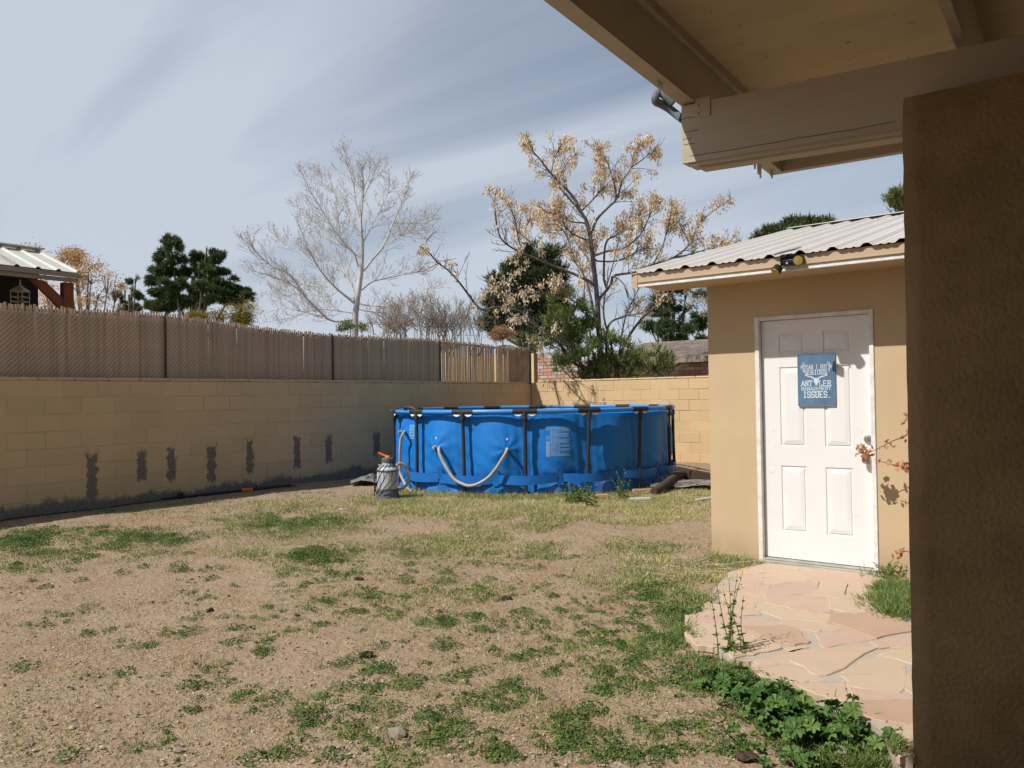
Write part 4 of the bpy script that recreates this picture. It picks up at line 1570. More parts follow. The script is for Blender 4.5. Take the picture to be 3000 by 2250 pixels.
def crumple(cx, cy, sx, sy, h, n=16, ang=0., seed=1):
    r_ = np.random.default_rng(seed)
    g = np.linspace(-1, 1, n)
    X, Y = np.meshgrid(g, g)
    Z = np.zeros_like(X)
    for _ in range(7):
        a, fr, p_ = r_.uniform(0, 6.28), r_.uniform(1.5, 4), r_.uniform(0, 6.28)
        Z += np.abs(np.sin(fr * (X * math.cos(a) + Y * math.sin(a)) + p_))
    Z = Z / 7 * h * (1.1 - .5 * (X ** 2 + Y ** 2) ** .5)
    X = X + r_.normal(0, .05, X.shape)
    Y = Y + r_.normal(0, .05, X.shape)
    xx = cx + (X * sx * math.cos(ang) - Y * sy * math.sin(ang))
    yy = cy + (X * sx * math.sin(ang) + Y * sy * math.cos(ang))
    zz = gz(xx, yy) + .004 + np.maximum(Z, 0)
    V = np.stack([xx, yy, zz], -1).reshape(-1, 3)
    i = (np.arange(n - 1)[:, None] * n + np.arange(n - 1)[None, :]).ravel()
    return MB().add(V, np.stack([i, i + 1, i + n + 1, i + n], -1))


t1 = ground_at(1078, 1418)
crumple(t1[0], t1[1], .22, .30, .20, ang=.6, seed=3).build('tarp', m_tarp, label='small crumpled dark tarp on bare dirt left of the sand filter', category='tarp')
t2 = ground_at(2040, 1432)
crumple(t2[0] + .1, t2[1] + .15, .75, .30, .17, n=26, ang=.55, seed=5).build('tarp', m_tarp, label='crumpled grey tarp between the pool and the shed', category='tarp')
# ground cloth under the pool, rolled up at its right side
gc = MB()
fs = np.linspace(.15, 1.25, 40)
V = []
for j_, f_ in enumerate(fs):
    for r_ in (PR - .15, PR + .08, PR + .22 + .05 * math.sin(5 * f_)):
        q = pp(f_, r_, 0)
        V.append((q[0], q[1], float(gz(q[0], q[1])) + .012 + (.012 if r_ < PR + .1 else 0)))
gc.add(V, [(3 * j_ + a, 3 * j_ + 3 + a, 3 * j_ + 4 + a, 3 * j_ + 1 + a) for j_ in range(39) for a in (0, 1)])
roll = []
for (x_, y_, z_) in ((1915, 1448, .06), (1940, 1440, .09), (1965, 1426, .12), (1985, 1416, .15), (2005, 1412, .15), (2022, 1412, .12)):
    q = ground_at(x_, y_ + 6)
    roll.append(q + (0, 0, z_))
gc.tube(spline(roll, 16), np.linspace(.05, .078, 16), 10)
gc.build('ground_cloth', m_mat, smooth_=True, label='brown ground cloth sticking out and rolled up at the right foot of the pool', category='cloth')


def plank(px_, py_, l_, w_, h_, ang, label, m=m_lumber, name='wood_block'):
    g = ground_at(px_, py_)
    c, s = math.cos(ang), math.sin(ang)
    V = []
    for z in (0.0, h_):
        for x, y in ((-l_, -w_), (l_, -w_), (l_, w_), (-l_, w_)):
            V.append((g[0] + (x * c - y * s), g[1] + (x * s + y * c), g[2] + .02 + z))
    MB().hexa(V).build(name, m, label=label, category='wood')


plank(1763, 1462, .075, .045, .04, .7, 'short raw wood block under the pool edge, left of the two')
plank(1892, 1447, .17, .05, .045, .75, 'longer raw wood block on the brown ground cloth by the pool')
plank(1875, 1468, .13, .05, .02, .75, 'pale weathered board lying in the grass before the ground cloth', m_pvc, 'board')
g_ = ground_at(2040, 1471)
g2 = ground_at(2100, 1462)
MB().tube([g_ + (0, 0, .02), g2 + (0, 0, .025)], .018, 10).build('pipe', m_pvc, label='white pipe end lying in the grass by the shed corner', category='pipe')

# ---------------------------------------------------------------- clods and loose stones one can pick out
droppings = [((615, 1792), .055, 'dark brown clod alone on the bare dirt at the left'), ((871, 1806), .035, 'small dark clod beside a green tuft, left of centre'),
         ((1048, 1700), .06, 'dark clod on a green tuft in the upper middle of the yard'), ((1476, 1757), .065, 'pair of brown clods in the middle of the bare dirt'),
         ((1287, 1795), .045, 'reddish clod on the green weeds near the yard middle'), ((1068, 1926), .07, 'dark clod beside weeds in the left middle foreground'),
         ((2172, 2228), .075, 'long dark clod on bare dirt below the mallow leaves'), ((1360, 2035), .035, 'dark clod at the left end of a green weed clump'),
         ((860, 1668), .035, 'dark clod in the grass left of centre')]
for k_, ((px_, py_), s_, lab) in enumerate(droppings):  # dark lumps modelled as dog droppings
    s_ *= .72
    g = ground_at(px_, py_)
    b = MB()
    for q in range(2 if s_ > .04 else 1):
        n, mm = 8, 7
        aa = rng.uniform(0, 6.28)
        c0 = g + (s_ * .5 * q, s_ * .35 * q, s_ * .28)
        V = []
        for i_ in range(mm):
            for j_ in range(n):
                th, ph_ = math.pi * (i_ + .0) / (mm - 1), 2 * math.pi * j_ / n
                rr_ = 1 + rng.normal(0, .16)
                x, y, z = math.sin(th) * math.cos(ph_) * s_ * .75 * rr_, math.sin(th) * math.sin(ph_) * s_ * .42 * rr_, math.cos(th) * s_ * .36 * rr_
                V.append(c0 + (x * math.cos(aa) - y * math.sin(aa), x * math.sin(aa) + y * math.cos(aa), z))
        b.add(V, [(i_ * n + j_, (i_ + 1) * n + j_, (i_ + 1) * n + (j_ + 1) % n, i_ * n + (j_ + 1) % n) for i_ in range(mm - 1) for j_ in range(n)])
    b.build('clod', m_dropping, smooth_=True, label=lab, category='clod', group='dark clods on the yard')


def pebble(c0, s, r_):
    V = r_.normal(0, 1, (12, 3))
    V /= np.linalg.norm(V, axis=1, keepdims=True)
    V = V * s * np.array([1, .8, .55]) * r_.uniform(.8, 1.15, (12, 1))
    h = bmesh_hull(V)
    return h[0] + c0, h[1]


for k_, (px_, py_, s_, lab) in enumerate(((1160, 2157, .05, 'pale stone on the bare dirt low in the middle foreground'), (2455, 2215, .05, 'rounded stone under the grass at the path edge'),
                                          (1368, 1577, .045, 'small pale stone beside a green tuft behind the yard middle'), (520, 2205, .03, 'grey stone at the lower left of the yard'), (1000, 1497, .05, 'pale flat stone near the left wall beyond the lawn'))):
    g = ground_at(px_, py_)
    h = pebble(g + (0, 0, s_ * .3), s_, rng)
    MB().add(h[0], h[1]).build('stone', m_stone, label=lab, category='stone', group='loose stones on the yard')

# ================================================================ foliage helpers
def unit(v):
    v = np.asarray(v, float)
    return v / (np.linalg.norm(v, axis=-1, keepdims=True) + 1e-12)


def blades(b, base, dirs, length, width, tint, bend=0., up=(0, 0, 1), r_=rng):
    """pointed leaf/blade: quad plus tip triangle, bending over by bend*length"""
    n = len(base)
    length = np.broadcast_to(length, (n,))[:, None]
    width = np.broadcast_to(width, (n,))[:, None]
    d = unit(dirs)
    side = unit(np.cross(d, r_.normal(0, 1, (n, 3))))
    droop = np.array([0, 0, -1.0]) * np.broadcast_to(bend, (n,))[:, None] * length
    p0a, p0b = base - side * width * .5, base + side * width * .5
    m = base + d * length * .55 + droop * .25
    p1a, p1b = m - side * width * .42, m + side * width * .42
    tip = base + d * length + droop
    V = np.stack([p0a, p0b, p1a, p1b, tip], 1).reshape(-1, 3)
    k = np.arange(n)[:, None] * 5
    Q = np.hstack([k, k + 1, k + 3, k + 2])
    T = np.hstack([k + 2, k + 3, k + 4])
    b.v.append(V)
    tt = np.broadcast_to(tint, (n,))
    b.f.append((Q + b.n, tt, 0))
    b.f.append((T + b.n, tt, 0))
    b.n += len(V)
    return b


def leaves(b, c, nrm, length, width, tint, r_=rng):
    """rhombic leaves centred on c lying across nrm"""
    n = len(c)
    nrm = unit(nrm)
    a = unit(np.cross(nrm, r_.normal(0, 1, (n, 3))))
    s_ = np.cross(nrm, a)
    length = np.broadcast_to(length, (n,))[:, None]
    width = np.broadcast_to(width, (n,))[:, None]
    V = np.stack([c - a * length * .5, c - s_ * width * .5, c + a * length * .5, c + s_ * width * .5], 1).reshape(-1, 3)
    k = np.arange(n)[:, None] * 4
    b.v.append(V)
    b.f.append((np.hstack([k, k + 1, k + 2, k + 3]) + b.n, np.broadcast_to(tint, (n,)), 0))
    b.n += len(V)
    return b


def vnoise(p, seed=0, f=1.):
    """cheap smooth 3-D noise, about -1..1"""
    r_ = np.random.default_rng(seed)
    out = np.zeros(len(p))
    for o in range(4):
        k = r_.normal(0, 1, (3, 3)) * f * (1.6 ** o)
        ph_ = r_.uniform(0, 6.28, 3)
        q = p @ k.T + ph_
        out += np.sin(q[:, 0]) * np.sin(q[:, 1] + np.sin(q[:, 2])) * .75 ** o
    return out / 1.6


def lobe_points(lobes, n, r_, clump=1.2, thr=-.25, shell=.55, seed=0):
    """points spread through ellipsoid lobes, denser near the skin, thinned by noise so gaps open up"""
    vol = np.array([l[1][0] * l[1][1] * l[1][2] for l in lobes]) ** .75
    pick = r_.choice(len(lobes), n * 2, p=vol / vol.sum())
    v = unit(r_.normal(0, 1, (n * 2, 3)))
    rr = shell + (1 - shell) * r_.random(n * 2) ** .5
    rr = np.where(r_.random(n * 2) < .3, r_.random(n * 2), rr) * np.clip(r_.normal(1, .20, n * 2), .3, 1.45)
    C_ = np.array([l[0] for l in lobes])[pick]
    S_ = np.array([l[1] for l in lobes])[pick]
    p = C_ + v * S_ * rr[:, None]
    keep = vnoise(p, seed, clump) > thr
    p, v = p[keep][:n], v[keep][:n]
    return p, v


def lobe(px_, py_, d, rx, ry, rd=None):
    """photo ellipse (pixels) -> ellipsoid at depth d"""
    c = P(px_, py_, d)
    k = d / FPX
    rx_, ry_ = rx * k, ry * k
    rd_ = rd if rd is not None else rx_ * .9
    return (c, (rx_, rd_, ry_))


def limb_tree(b, limbs, n=7):
    for pts, r0, r1 in limbs:
        q = spline(pts, max(4, 4 * len(pts)))
        b.tube(q, np.linspace(r0, r1, len(q)), n, cap=True)


def sub_twigs(b, poly, count, l0, l1, r0, rt, r_, up=.35, spread=.9, start=.15, levels=1, tips=None, kink=.12, sides=4, curl=0.):
    """side twigs off a limb; collects tip points"""
    poly = np.asarray(poly)
    tan = unit(np.gradient(poly, axis=0))
    for _ in range(count):
        t = r_.uniform(start, 1) ** .85 * (len(poly) - 1)
        i = min(int(t), len(poly) - 2)
        f = t - i
        p0 = poly[i] * (1 - f) + poly[i + 1] * f
        d = unit(tan[i] + unit(r_.normal(0, 1, 3)) * spread + np.array([0, 0, up]))
        L_ = r_.uniform(l0, l1) * (1 - .62 * (t / (len(poly) - 1)) ** 2)
        n = 4
        pts = [p0]
        for s_ in range(n - 1):
            d = unit(d + r_.normal(0, kink, 3) + np.array([0, 0, curl]))
            pts.append(pts[-1] + d * L_ / (n - 1))
        pts = np.array(pts)
        b.tube(pts, np.linspace(r0, rt, n), sides, cap=False)
        if levels > 1:
            sub_twigs(b, pts, int(r_.integers(2, 5)), l0 * .45, l1 * .5, max(r0 * .6, rt), rt, r_, up, spread, .2, levels - 1, tips, kink, 3, curl)
        if tips is not None:
            tips.append(np.r_[pts[-1], d])


def in_crop(pts, x0, y0, sc, d0, d1):
    n = len(pts)
    return [P(x0 + x / sc, y0 + y / sc, d0 + (d1 - d0) * (k / max(n - 1, 1)) ** 1.2) for k, (x, y) in enumerate(pts)]


# ================================================================ behind the walls
# ---- the neighbour's pavilion at the far left
PX = -13.3
ec = onX(236, 801, PX)
yE = ec[1]
re_ = onY(118, 738, yE)
pav = thing('pavilion', 'timber pavilion with off white ribbed metal roof behind the slat fence', 'pavilion', (PX, yE - 2, 0))
y0p = yE - 6.0
eT, rT = ec[2], re_[2]
rX = re_[0]
RPp = .24
def pav_sheet(xe, ze, xr, zr, ya, yb):
    prof = []
    y = yb
    while y > ya - 1e-4:
        prof += [(y, 0), (y - .03, .028), (y - .06, .028), (y - .09, 0)]
        y -= .30
    b = MB()
    V = []
    for (yy, h) in prof:
        V += [(xe, yy, ze + h), (xr, yy, zr + h)]
    n = len(prof)
    b.add(V, [(2 * q, 2 * q + 1, 2 * q + 3, 2 * q + 2) for q in range(n - 1)])
    V2 = np.array(V) - (0, 0, .01)
    b.add(V2, [(2 * q + 2, 2 * q + 3, 2 * q + 1, 2 * q) for q in range(n - 1)])
    return b
for q in range(6):
    ya, yb = yE - .9 * (q + 1), yE - .9 * q
    pav_sheet(PX + .03, eT, rX, rT, ya, yb).build('roof_panel', m_roofw, pav)
    pav_sheet(2 * rX - PX, eT, rX, rT, ya, yb).build('roof_panel', m_roofw, pav)
MB().box((rX - .15, y0p, rT + .03), (rX + .15, yE + .02, rT + .05)).build('ridge_cap', m_roofw, pav)
m_greige = mat('grey beige painted trim', (.30, .25, .19), (.26, .22, .165), rough=.7)
MB().box((PX - .005, y0p, eT - .085), (PX + .025, yE, eT - .012)).build('fascia', m_greige, pav)
MB().box((PX - .09, y0p, eT - .15), (PX - .04, yE - .02, eT - .086)).build('plate_beam', m_greige, pav)
m_pavc = mat('weathered board ceiling', (.20, .165, .125), (.16, .13, .10), rough=.8)
MB().hexa([(PX - .1, y0p, eT - .06), (rX, y0p, rT - .06), (rX, yE - .05, rT - .06), (PX - .1, yE - .05, eT - .06),
           (PX - .1, y0p, eT - .04), (rX, y0p, rT - .04), (rX, yE - .05, rT - .04), (PX - .1, yE - .05, eT - .04)]).build('ceiling', m_pavc, pav)
MB().hexa([(rX, y0p, rT - .06), (2 * rX - PX, y0p, eT - .06), (2 * rX - PX, yE - .05, eT - .06), (rX, yE - .05, rT - .06),
           (rX, y0p, rT - .04), (2 * rX - PX, y0p, eT - .04), (2 * rX - PX, yE - .05, eT - .04), (rX, yE - .05, rT - .04)]).build('ceiling', m_pavc, pav)
pw = .15
pyc = onX(204, 850, PX - .1)[1]
for (x, y) in ((PX - .2, pyc), (PX - .2, y0p + .3), (2 * rX - PX + .2, pyc), (2 * rX - PX + .2, y0p + .3)):
    MB().box((x - pw / 2, y - pw / 2, .1), (x + pw / 2, y + pw / 2, eT - .151)).build('post', m_wood, pav)
for s_ in (1,):
    x = PX - .2
    MB().hexa([(x - .05, pyc - .07, eT - .62), (x + .05, pyc - .07, eT - .62), (x + .05, pyc - .07, eT - .42), (x - .05, pyc - .07, eT - .42),
               (x - .05, pyc - .55, eT - .152), (x + .05, pyc - .55, eT - .152), (x + .05, pyc - .36, eT - .152), (x - .05, pyc - .36, eT - .152)]).build('brace', m_wood, pav)
MB().box((2 * rX - PX + .12, y0p + .3, eT - .38), (2 * rX - PX + .28, yE - .1, eT - .152)).build('back_beam', m_wood, pav)
MB().hexa([(2 * rX - PX + .15, pyc - .07, eT - .9), (2 * rX - PX + .25, pyc - .07, eT - .9), (2 * rX - PX + .25, pyc - .07, eT - .6), (2 * rX - PX + .15, pyc - .07, eT - .6),
           (2 * rX - PX + .15, pyc - .9, eT - .38), (2 * rX - PX + .25, pyc - .9, eT - .38), (2 * rX - PX + .25, pyc - .6, eT - .38), (2 * rX - PX + .15, pyc - .6, eT - .38)]).build('brace', m_wood, pav)
bwy = onX(112, 860, PX - 2.2)[1]
MB().box((PX - 2.3, y0p, .1), (PX - 2.2, bwy, eT + .35)).build('shade_backing', mat('pavilion shade', (.018, .013, .010), (.012, .009, .007), rough=.9), pav)  # near-black sheet added for the shade inside the pavilion
# white lantern standing in the pavilion
lp = P(59, 884, 13.6)
lan = thing('lantern', 'white wire lantern with pointed roof under the pavilion', 'lantern', lp)
k = 13.6 / FPX
lb_ = MB()
hw, hh = 17 * k, 30 * k
for sx in (-1, 1):
    for sy in (-1, 1):
        q = lp + RT * (sx * hw) + FW * (sy * hw)
        lb_.tube([q - (0, 0, .1), q + (0, 0, hh)], .008, 6)
for z in (0, hh * .45, hh):
    qs = [lp + RT * (a * hw) + FW * (c * hw) + (0, 0, z) for a, c in ((-1, -1), (1, -1), (1, 1), (-1, 1), (-1, -1))]
    for a, c in zip(qs[:-1], qs[1:]):
        lb_.tube([a, c], .007, 6)
m_lan = mat('chalky white metal', (.42, .40, .36), (.34, .32, .28), rough=.7)
lb_.build('cage', m_lan, lan)
q4 = [lp + RT * (a * hw * 1.2) + FW * (c * hw * 1.2) + (0, 0, hh + .005) for a, c in ((-1, -1), (1, -1), (1, 1), (-1, 1))]
ap = lp + (0, 0, hh + 21 * k)
MB().add(q4 + [ap], [(0, 1, 4), (1, 2, 4), (2, 3, 4), (3, 0, 4), (3, 2, 1, 0)]).build('roof', m_lan, lan)
MB().lathe([(.012, 0), (.02, .03), (.008, .05), (.016, .07), (.002, .10)], ap - (0, 0, .01), 8).build('finial', m_lan, lan)

# ---- brick house behind the back wall
bh = thing('brick_house', 'pink and white slump brick house with shingle roof behind the sunlit wall', 'house', (-9, 19, 0))
BY = 19.0
xr0, xr1 = -14.2, -7.2
MB().box((xr0, BY + .012, .1), (-12.1, BY + .2, 2.80)).box((-12.1, BY + .012, .1), (xr1, BY + .2, 2.42)).build('wall', m_brickm, bh)
bw_, bh_ = .30, .098
bmeshes = [MB().box((0, 0, 0), (bw_ - .012, .03, bh_ - .012), bev=.004).mesh('brick', m_) for m_ in m_brick]
nb = 0
for r_ in range(16):
    z = 1.55 + r_ * bh_
    x = xr0 + (.15 if r_ % 2 else 0)
    while x < xr1 - bw_:
        top = 2.80 if x < -12.1 - .2 else 2.42
        if z + bh_ <= top + .01 and nb < 299:
            w_ = rng.random()
            me_ = bmeshes[0 if w_ < .45 else (1 if w_ < .60 else 2)]
            link('brick', me_, bh, loc=(x, BY - .012 + float(rng.normal(0, .004)), z))
            nb += 1
        x += bw_
print('bricks', nb)
rf = MB()
rz0, rz1 = 2.43, 3.10
rX0 = onY(1894, 1006, 22)[0]
V = [(-12.0, BY - .35, rz0 - .02), (xr1 + 6, BY - .35, rz0 - .02), (xr1 + 6, 22, rz1), (rX0, 22, rz1)]
rf.hexa(V + [tuple(np.array(q) + (0, 0, .04)) for q in V])
roofo = rf.build('roof', m_shingle, bh)
MB().box((-12.05, BY - .37, rz0 - .10), (xr1 + 6, BY - .345, rz0 + .02)).build('fascia', m_greige, bh)
sh = MB()
for r_ in range(14):                    # courses of shingles standing slightly proud
    t = r_ / 14
    y = BY - .35 + (22 - BY + .35) * t
    z = rz0 - .02 + (rz1 - rz0 + .02) * t + .042
    x0_ = -12.0 + (rX0 + 12.0) * t
    x = x0_
    while x < -6.8:
        wd = rng.uniform(.15, .3)
        dy = (22 - BY + .35) / 14
        sh.hexa([(x, y, z), (x + wd - .01, y, z), (x + wd - .01, y + dy, z + .05), (x, y + dy, z + .05), (x, y, z + .018), (x + wd - .01, y, z + .018), (x + wd - .01, y + dy, z + .055), (x, y + dy, z + .055)], tint=rng.uniform(-1, 1))
        x += wd
sh.build('shingles', mat('weathered shingle', (.25, .205, .17), (.17, .135, .11), scale=20, rough=.95, tint=.28), roofo, kind='stuff')

def joined(pts, C_, d0, lean_, n, have):
    """limb as points; its foot is set on the nearest limb already built"""
    q = spline(in_crop(pts, *C_, d0, d0 + lean_), n)
    if have:
        H = np.vstack(have)
        x0, y0, sc = C_
        a = np.array([x0 + pts[0][0] / sc, y0 + pts[0][1] / sc])
        uv = (H - _C) @ _Rm
        pix = np.c_[1500 + FPX * uv[:, 0] / -uv[:, 2], 1125 - FPX * uv[:, 1] / -uv[:, 2]]
        dd = np.linalg.norm(pix - a, axis=1)
        j = int(np.argmin(dd))
        if dd[j] < 40:
            q = spline(in_crop(pts, *C_, -uv[j, 2], -uv[j, 2] + lean_), n)
            q[0] = H[j]
    have.append(q)
    return q


# ---- pale bare tree
r2 = np.random.default_rng(11)
TD = 24.0
C2 = (700, 400, 2.2114)
bare = thing('bare_tree', 'tall leafless tree with whitish bark behind the slat fence', 'tree', onZ(1040, 1000, 1.4) * 0 + P(1040, 960, TD) * np.array([1, 1, 0]) + (0, 0, .18))
tr = MB()
base = P(1040, 966, TD)
trunk = [np.array([base[0], base[1], .1])] + in_crop([(752, 1250), (762, 1100), (782, 950), (796, 820), (800, 700), (790, 550), (806, 350), (800, 200)], *C2, TD, TD - .3)
q = spline(trunk, 40)
tr.tube(q, np.linspace(.115, .010, 40), 8)
limbs = [
    ([(760, 1090), (650, 1000), (560, 910), (470, 770), (410, 630), (370, 540)], .075, -1.5),
    ([(748, 1060), (740, 980), (690, 880), (620, 790), (540, 690), (500, 600)], .06, 1.2),
    ([(775, 850), (740, 750), (640, 640), (540, 480), (450, 330), (390, 200)], .07, -.8),
    ([(775, 650), (740, 560), (690, 450), (620, 360), (540, 290), (505, 190)], .045, .8),
    ([(800, 880), (870, 790), (940, 700), (1000, 560), (1050, 430), (1100, 300), (1120, 240)], .075, -.6),
    ([(792, 1000), (870, 940), (1000, 910), (1130, 880), (1230, 870)], .05, 1.2),
    ([(780, 1080), (900, 1100), (1050, 1080), (1200, 1030), (1310, 940)], .05, -1.5),
    ([(770, 1180), (640, 1200), (560, 1170), (450, 1060), (370, 980), (250, 920), (130, 880), (10, 860)], .075, -2.2),
    ([(745, 1060), (600, 980), (480, 970), (370, 950), (240, 930)], .04, 1.6),
    ([(450, 1060), (330, 900), (200, 830), (90, 720), (60, 600)], .04, -1.8),
    ([(560, 1170), (440, 1140), (300, 1110), (180, 1130), (80, 1080)], .04, .5),
    ([(800, 700), (850, 600), (900, 500), (960, 380), (980, 260)], .04, .9),
    ([(790, 550), (760, 430), (740, 300), (700, 170), (690, 85)], .035, -.4),
    ([(806, 400), (850, 300), (880, 220), (875, 140)], .025, .3),
    ([(940, 700), (1040, 650), (1150, 620), (1280, 650)], .035, -.5),
    ([(1000, 560), (1100, 560), (1200, 560), (1275, 510)], .03, .8),
    ([(800, 800), (700, 720), (560, 640), (460, 520), (350, 420)], .045, 1.5),
    ([(690, 880), (560, 820), (420, 760), (280, 700), (190, 590)], .04, 2.0),
    ([(770, 1150), (640, 1130), (500, 1120), (350, 1170), (220, 1190)], .035, -1.0),
    ([(770, 1120), (880, 1140), (1000, 1150), (1110, 1170)], .03, 1.0),
    ([(640, 1000), (560, 1040), (420, 1010), (300, 1030), (160, 1000)], .03, 1.0),
    ([(780, 950), (700, 800), (660, 650), (640, 520), (620, 430)], .035, .4),
]
tips = []
have2 = [spline(trunk, 60)[8:]]
for pts, r0, lean_ in limbs:
    q = joined(pts, C2, TD, lean_, 24, have2)[:22]
    tr.tube(q, np.linspace(r0 * .5, .007, 22), 6)
    L_ = np.linalg.norm(np.diff(q, axis=0), axis=1).sum()
    sub_twigs(tr, q, int(14 + L_ * 7.0), .3, 1.05, .0075, .0034, r2, up=.22, spread=.95, levels=3, tips=tips, curl=.10)
sub_twigs(tr, spline(trunk, 40)[14:], 24, .4, 1.0, .012, .005, r2, up=.4, spread=1., levels=2, tips=tips, curl=.1)
tr.build('trunk', m_barkw, bare, smooth_=True)
tips = np.array(tips)
bud = MB()
sel = tips[r2.random(len(tips)) < .3]
blades(bud, sel[:, :3], unit(sel[:, 3:] + (0, 0, .5)), r2.uniform(.03, .06, len(sel)), .016, np.where(r2.random(len(sel)) < .05, 1., r2.uniform(0, .4, len(sel))), r_=r2)
bud.build('buds', l_bud, bare)
print('bare tips', len(tips))

# ---- tree with dry seed bunches
r3 = np.random.default_rng(5)
C3 = (1200, 350, 2.0737)
DD = 17.8
dead = thing('seed_tree', 'many stemmed tree hung with dry straw coloured seed bunches behind the sunlit wall', 'tree', P(1765, 1105, DD) * np.array([1, 1, 0]) + (0, 0, .18))
tr = MB()
limbs = [
    ([(1170, 1600), (1152, 1330), (1140, 1100), (1120, 900), (1100, 740), (1080, 630), (1040, 560), (1000, 480), (930, 400), (860, 330), (790, 240), (740, 180), (708, 85)], .095, -.6, 1.),
    ([(1100, 740), (1130, 620), (1200, 540), (1260, 480), (1290, 380), (1350, 290), (1380, 190), (1412, 130)], .05, .5, 1.),
    ([(1260, 480), (1240, 380), (1200, 260), (1150, 190)], .03, -.5, .8),
    ([(1350, 290), (1420, 240), (1470, 200)], .02, .4, .8),
    ([(1040, 560), (960, 470), (910, 400), (920, 330), (960, 260), (1010, 210)], .035, .9, .9),
    ([(860, 330), (880, 240), (915, 160)], .02, .2, .8),
    ([(1125, 1000), (1000, 940), (850, 880), (730, 830), (640, 790), (560, 730), (530, 640), (520, 560), (512, 490)], .05, -1.6, .9),
    ([(700, 815), (665, 740), (640, 610), (595, 490)], .025, -.6, .8),
    ([(850, 880), (740, 760), (700, 680), (740, 600)], .025, .6, .9),
    ([(1190, 1580), (1000, 1480), (900, 1350), (800, 1290), (700, 1180), (540, 1140), (440, 1160), (370, 1080), (310, 1000), (240, 920), (170, 870), (110, 800), (60, 770)], .055, -5.0, .42),
    ([(800, 1290), (640, 1200), (560, 1060), (500, 1000)], .03, -3.0, .6),
    ([(900, 1350), (1000, 1380), (870, 1310), (740, 1240), (650, 1190)], .035, -2.0, .5),
    ([(1265, 1600), (1280, 1440), (1330, 1320), (1420, 1200), (1530, 1110), (1650, 1000), (1740, 960), (1800, 900)], .06, .8, .9),
    ([(1205, 1600), (1200, 1280), (1290, 1200), (1420, 1170), (1520, 1080)], .045, -.8, .6),
    ([(1140, 1100), (1220, 1010), (1240, 950), (1350, 930), (1480, 880), (1600, 840), (1700, 760), (1760, 640), (1840, 560), (1945, 490)], .05, 1.0, 1.),
    ([(1600, 840), (1700, 820), (1800, 790), (1950, 745)], .025, .5, 1.),
    ([(1480, 880), (1540, 760), (1570, 640), (1600, 570)], .025, -.4, 1.1),
    ([(1700, 760), (1660, 680), (1600, 640)], .02, .3, 1.1),
    ([(1115, 830), (1200, 800), (1300, 780), (1400, 700), (1470, 560), (1490, 520)], .045, -1., 1.1),
    ([(1150, 1330), (1080, 1000), (1000, 850), (950, 700), (870, 620), (780, 600)], .045, 1.2, 1.1),
    ([(1180, 1000), (1190, 760), (1260, 700), (1350, 620), (1400, 520)], .04, .8, 1.2),
    ([(1040, 560), (1120, 480), (1180, 400), (1190, 310)], .03, .8, 1.),
    ([(1080, 630), (980, 620), (900, 580), (820, 560)], .03, -.9, 1.1),
    ([(1100, 740), (1000, 700), (940, 640), (900, 540)], .03, -.7, 1.1),
    ([(1130, 860), (1250, 860), (1350, 820), (1450, 760)], .03, 1.0, 1.1),
    ([(1150, 1200), (1060, 1150), (960, 1080), (860, 1060), (760, 1050)], .03, -1.4, .9),
    ([(1240, 950), (1300, 1000), (1330, 1080), (1400, 1140)], .02, -.4, .4),
    ([(1650, 1000), (1700, 1040), (1760, 1060), (1800, 1080)], .02, .2, 1.),
    ([(1180, 1600), (1120, 1450), (1090, 1250), (1060, 1100), (1060, 950), (1010, 820)], .045, .9, .5),
    ([(1210, 1600), (1230, 1400), (1180, 1200), (1190, 1050), (1230, 900), (1260, 780)], .045, -.7, .5),
    ([(1240, 1600), (1280, 1380), (1300, 1250), (1330, 1150), (1380, 1050), (1420, 960)], .035, .6, .5),
    ([(1160, 1600), (1060, 1500), (950, 1420), (880, 1380), (800, 1340)], .035, -1.2, .4),
    ([(1150, 1200), (1130, 1000), (1090, 860), (1020, 760), (980, 680)], .035, 1.4, .9),
]
bun = []
have = []


for pts, r0, lean_, dens in limbs:
    q = joined(pts, C3, DD, lean_, 26, have)
    tr.tube(q, np.linspace(r0 * .72, .008, 26), 7)
    L_ = np.linalg.norm(np.diff(q, axis=0), axis=1).sum()
    tp = []
    sub_twigs(tr, q, int((9 + L_ * 6.0) * dens), .22, .80, .008, .004, r3, up=.30, spread=1.0, levels=2, tips=tp, start=.22, curl=.06)
    tp.append(np.r_[q[-1], [0, 0, 1]])
    tp = np.array(tp)
    keepb = (r3.random(len(tp)) < .44 * min(dens, 1.1)) & (vnoise(tp[:, :3], 17, 2.3) > -.22)
    bun.append(tp[keepb])
    bun.append(np.c_[q[-2:], np.zeros((2, 3))])
bun = np.vstack(bun)
tr.build('trunk', m_bark, dead, smooth_=True)
sd = MB()
nb_ = 20
c0 = np.repeat(bun[:, :3], nb_, 0)
off = r3.normal(0, 1, c0.shape) * np.array([.045, .045, .055]) + (0, 0, -.05)
dirs = unit(r3.normal(0, .55, c0.shape) + np.array([0, 0, -.9]))
brown = np.repeat(np.clip(r3.normal(.28, .25, len(bun)), 0, 1), nb_)
blades(sd, c0 + off, dirs, r3.uniform(.045, .085, len(c0)), r3.uniform(.020, .034, len(c0)), np.clip(brown + r3.normal(0, .15, len(c0)), 0, 1), r_=r3)
sd.build('seed_bunches', l_dead, dead)
print('bunches', len(bun))


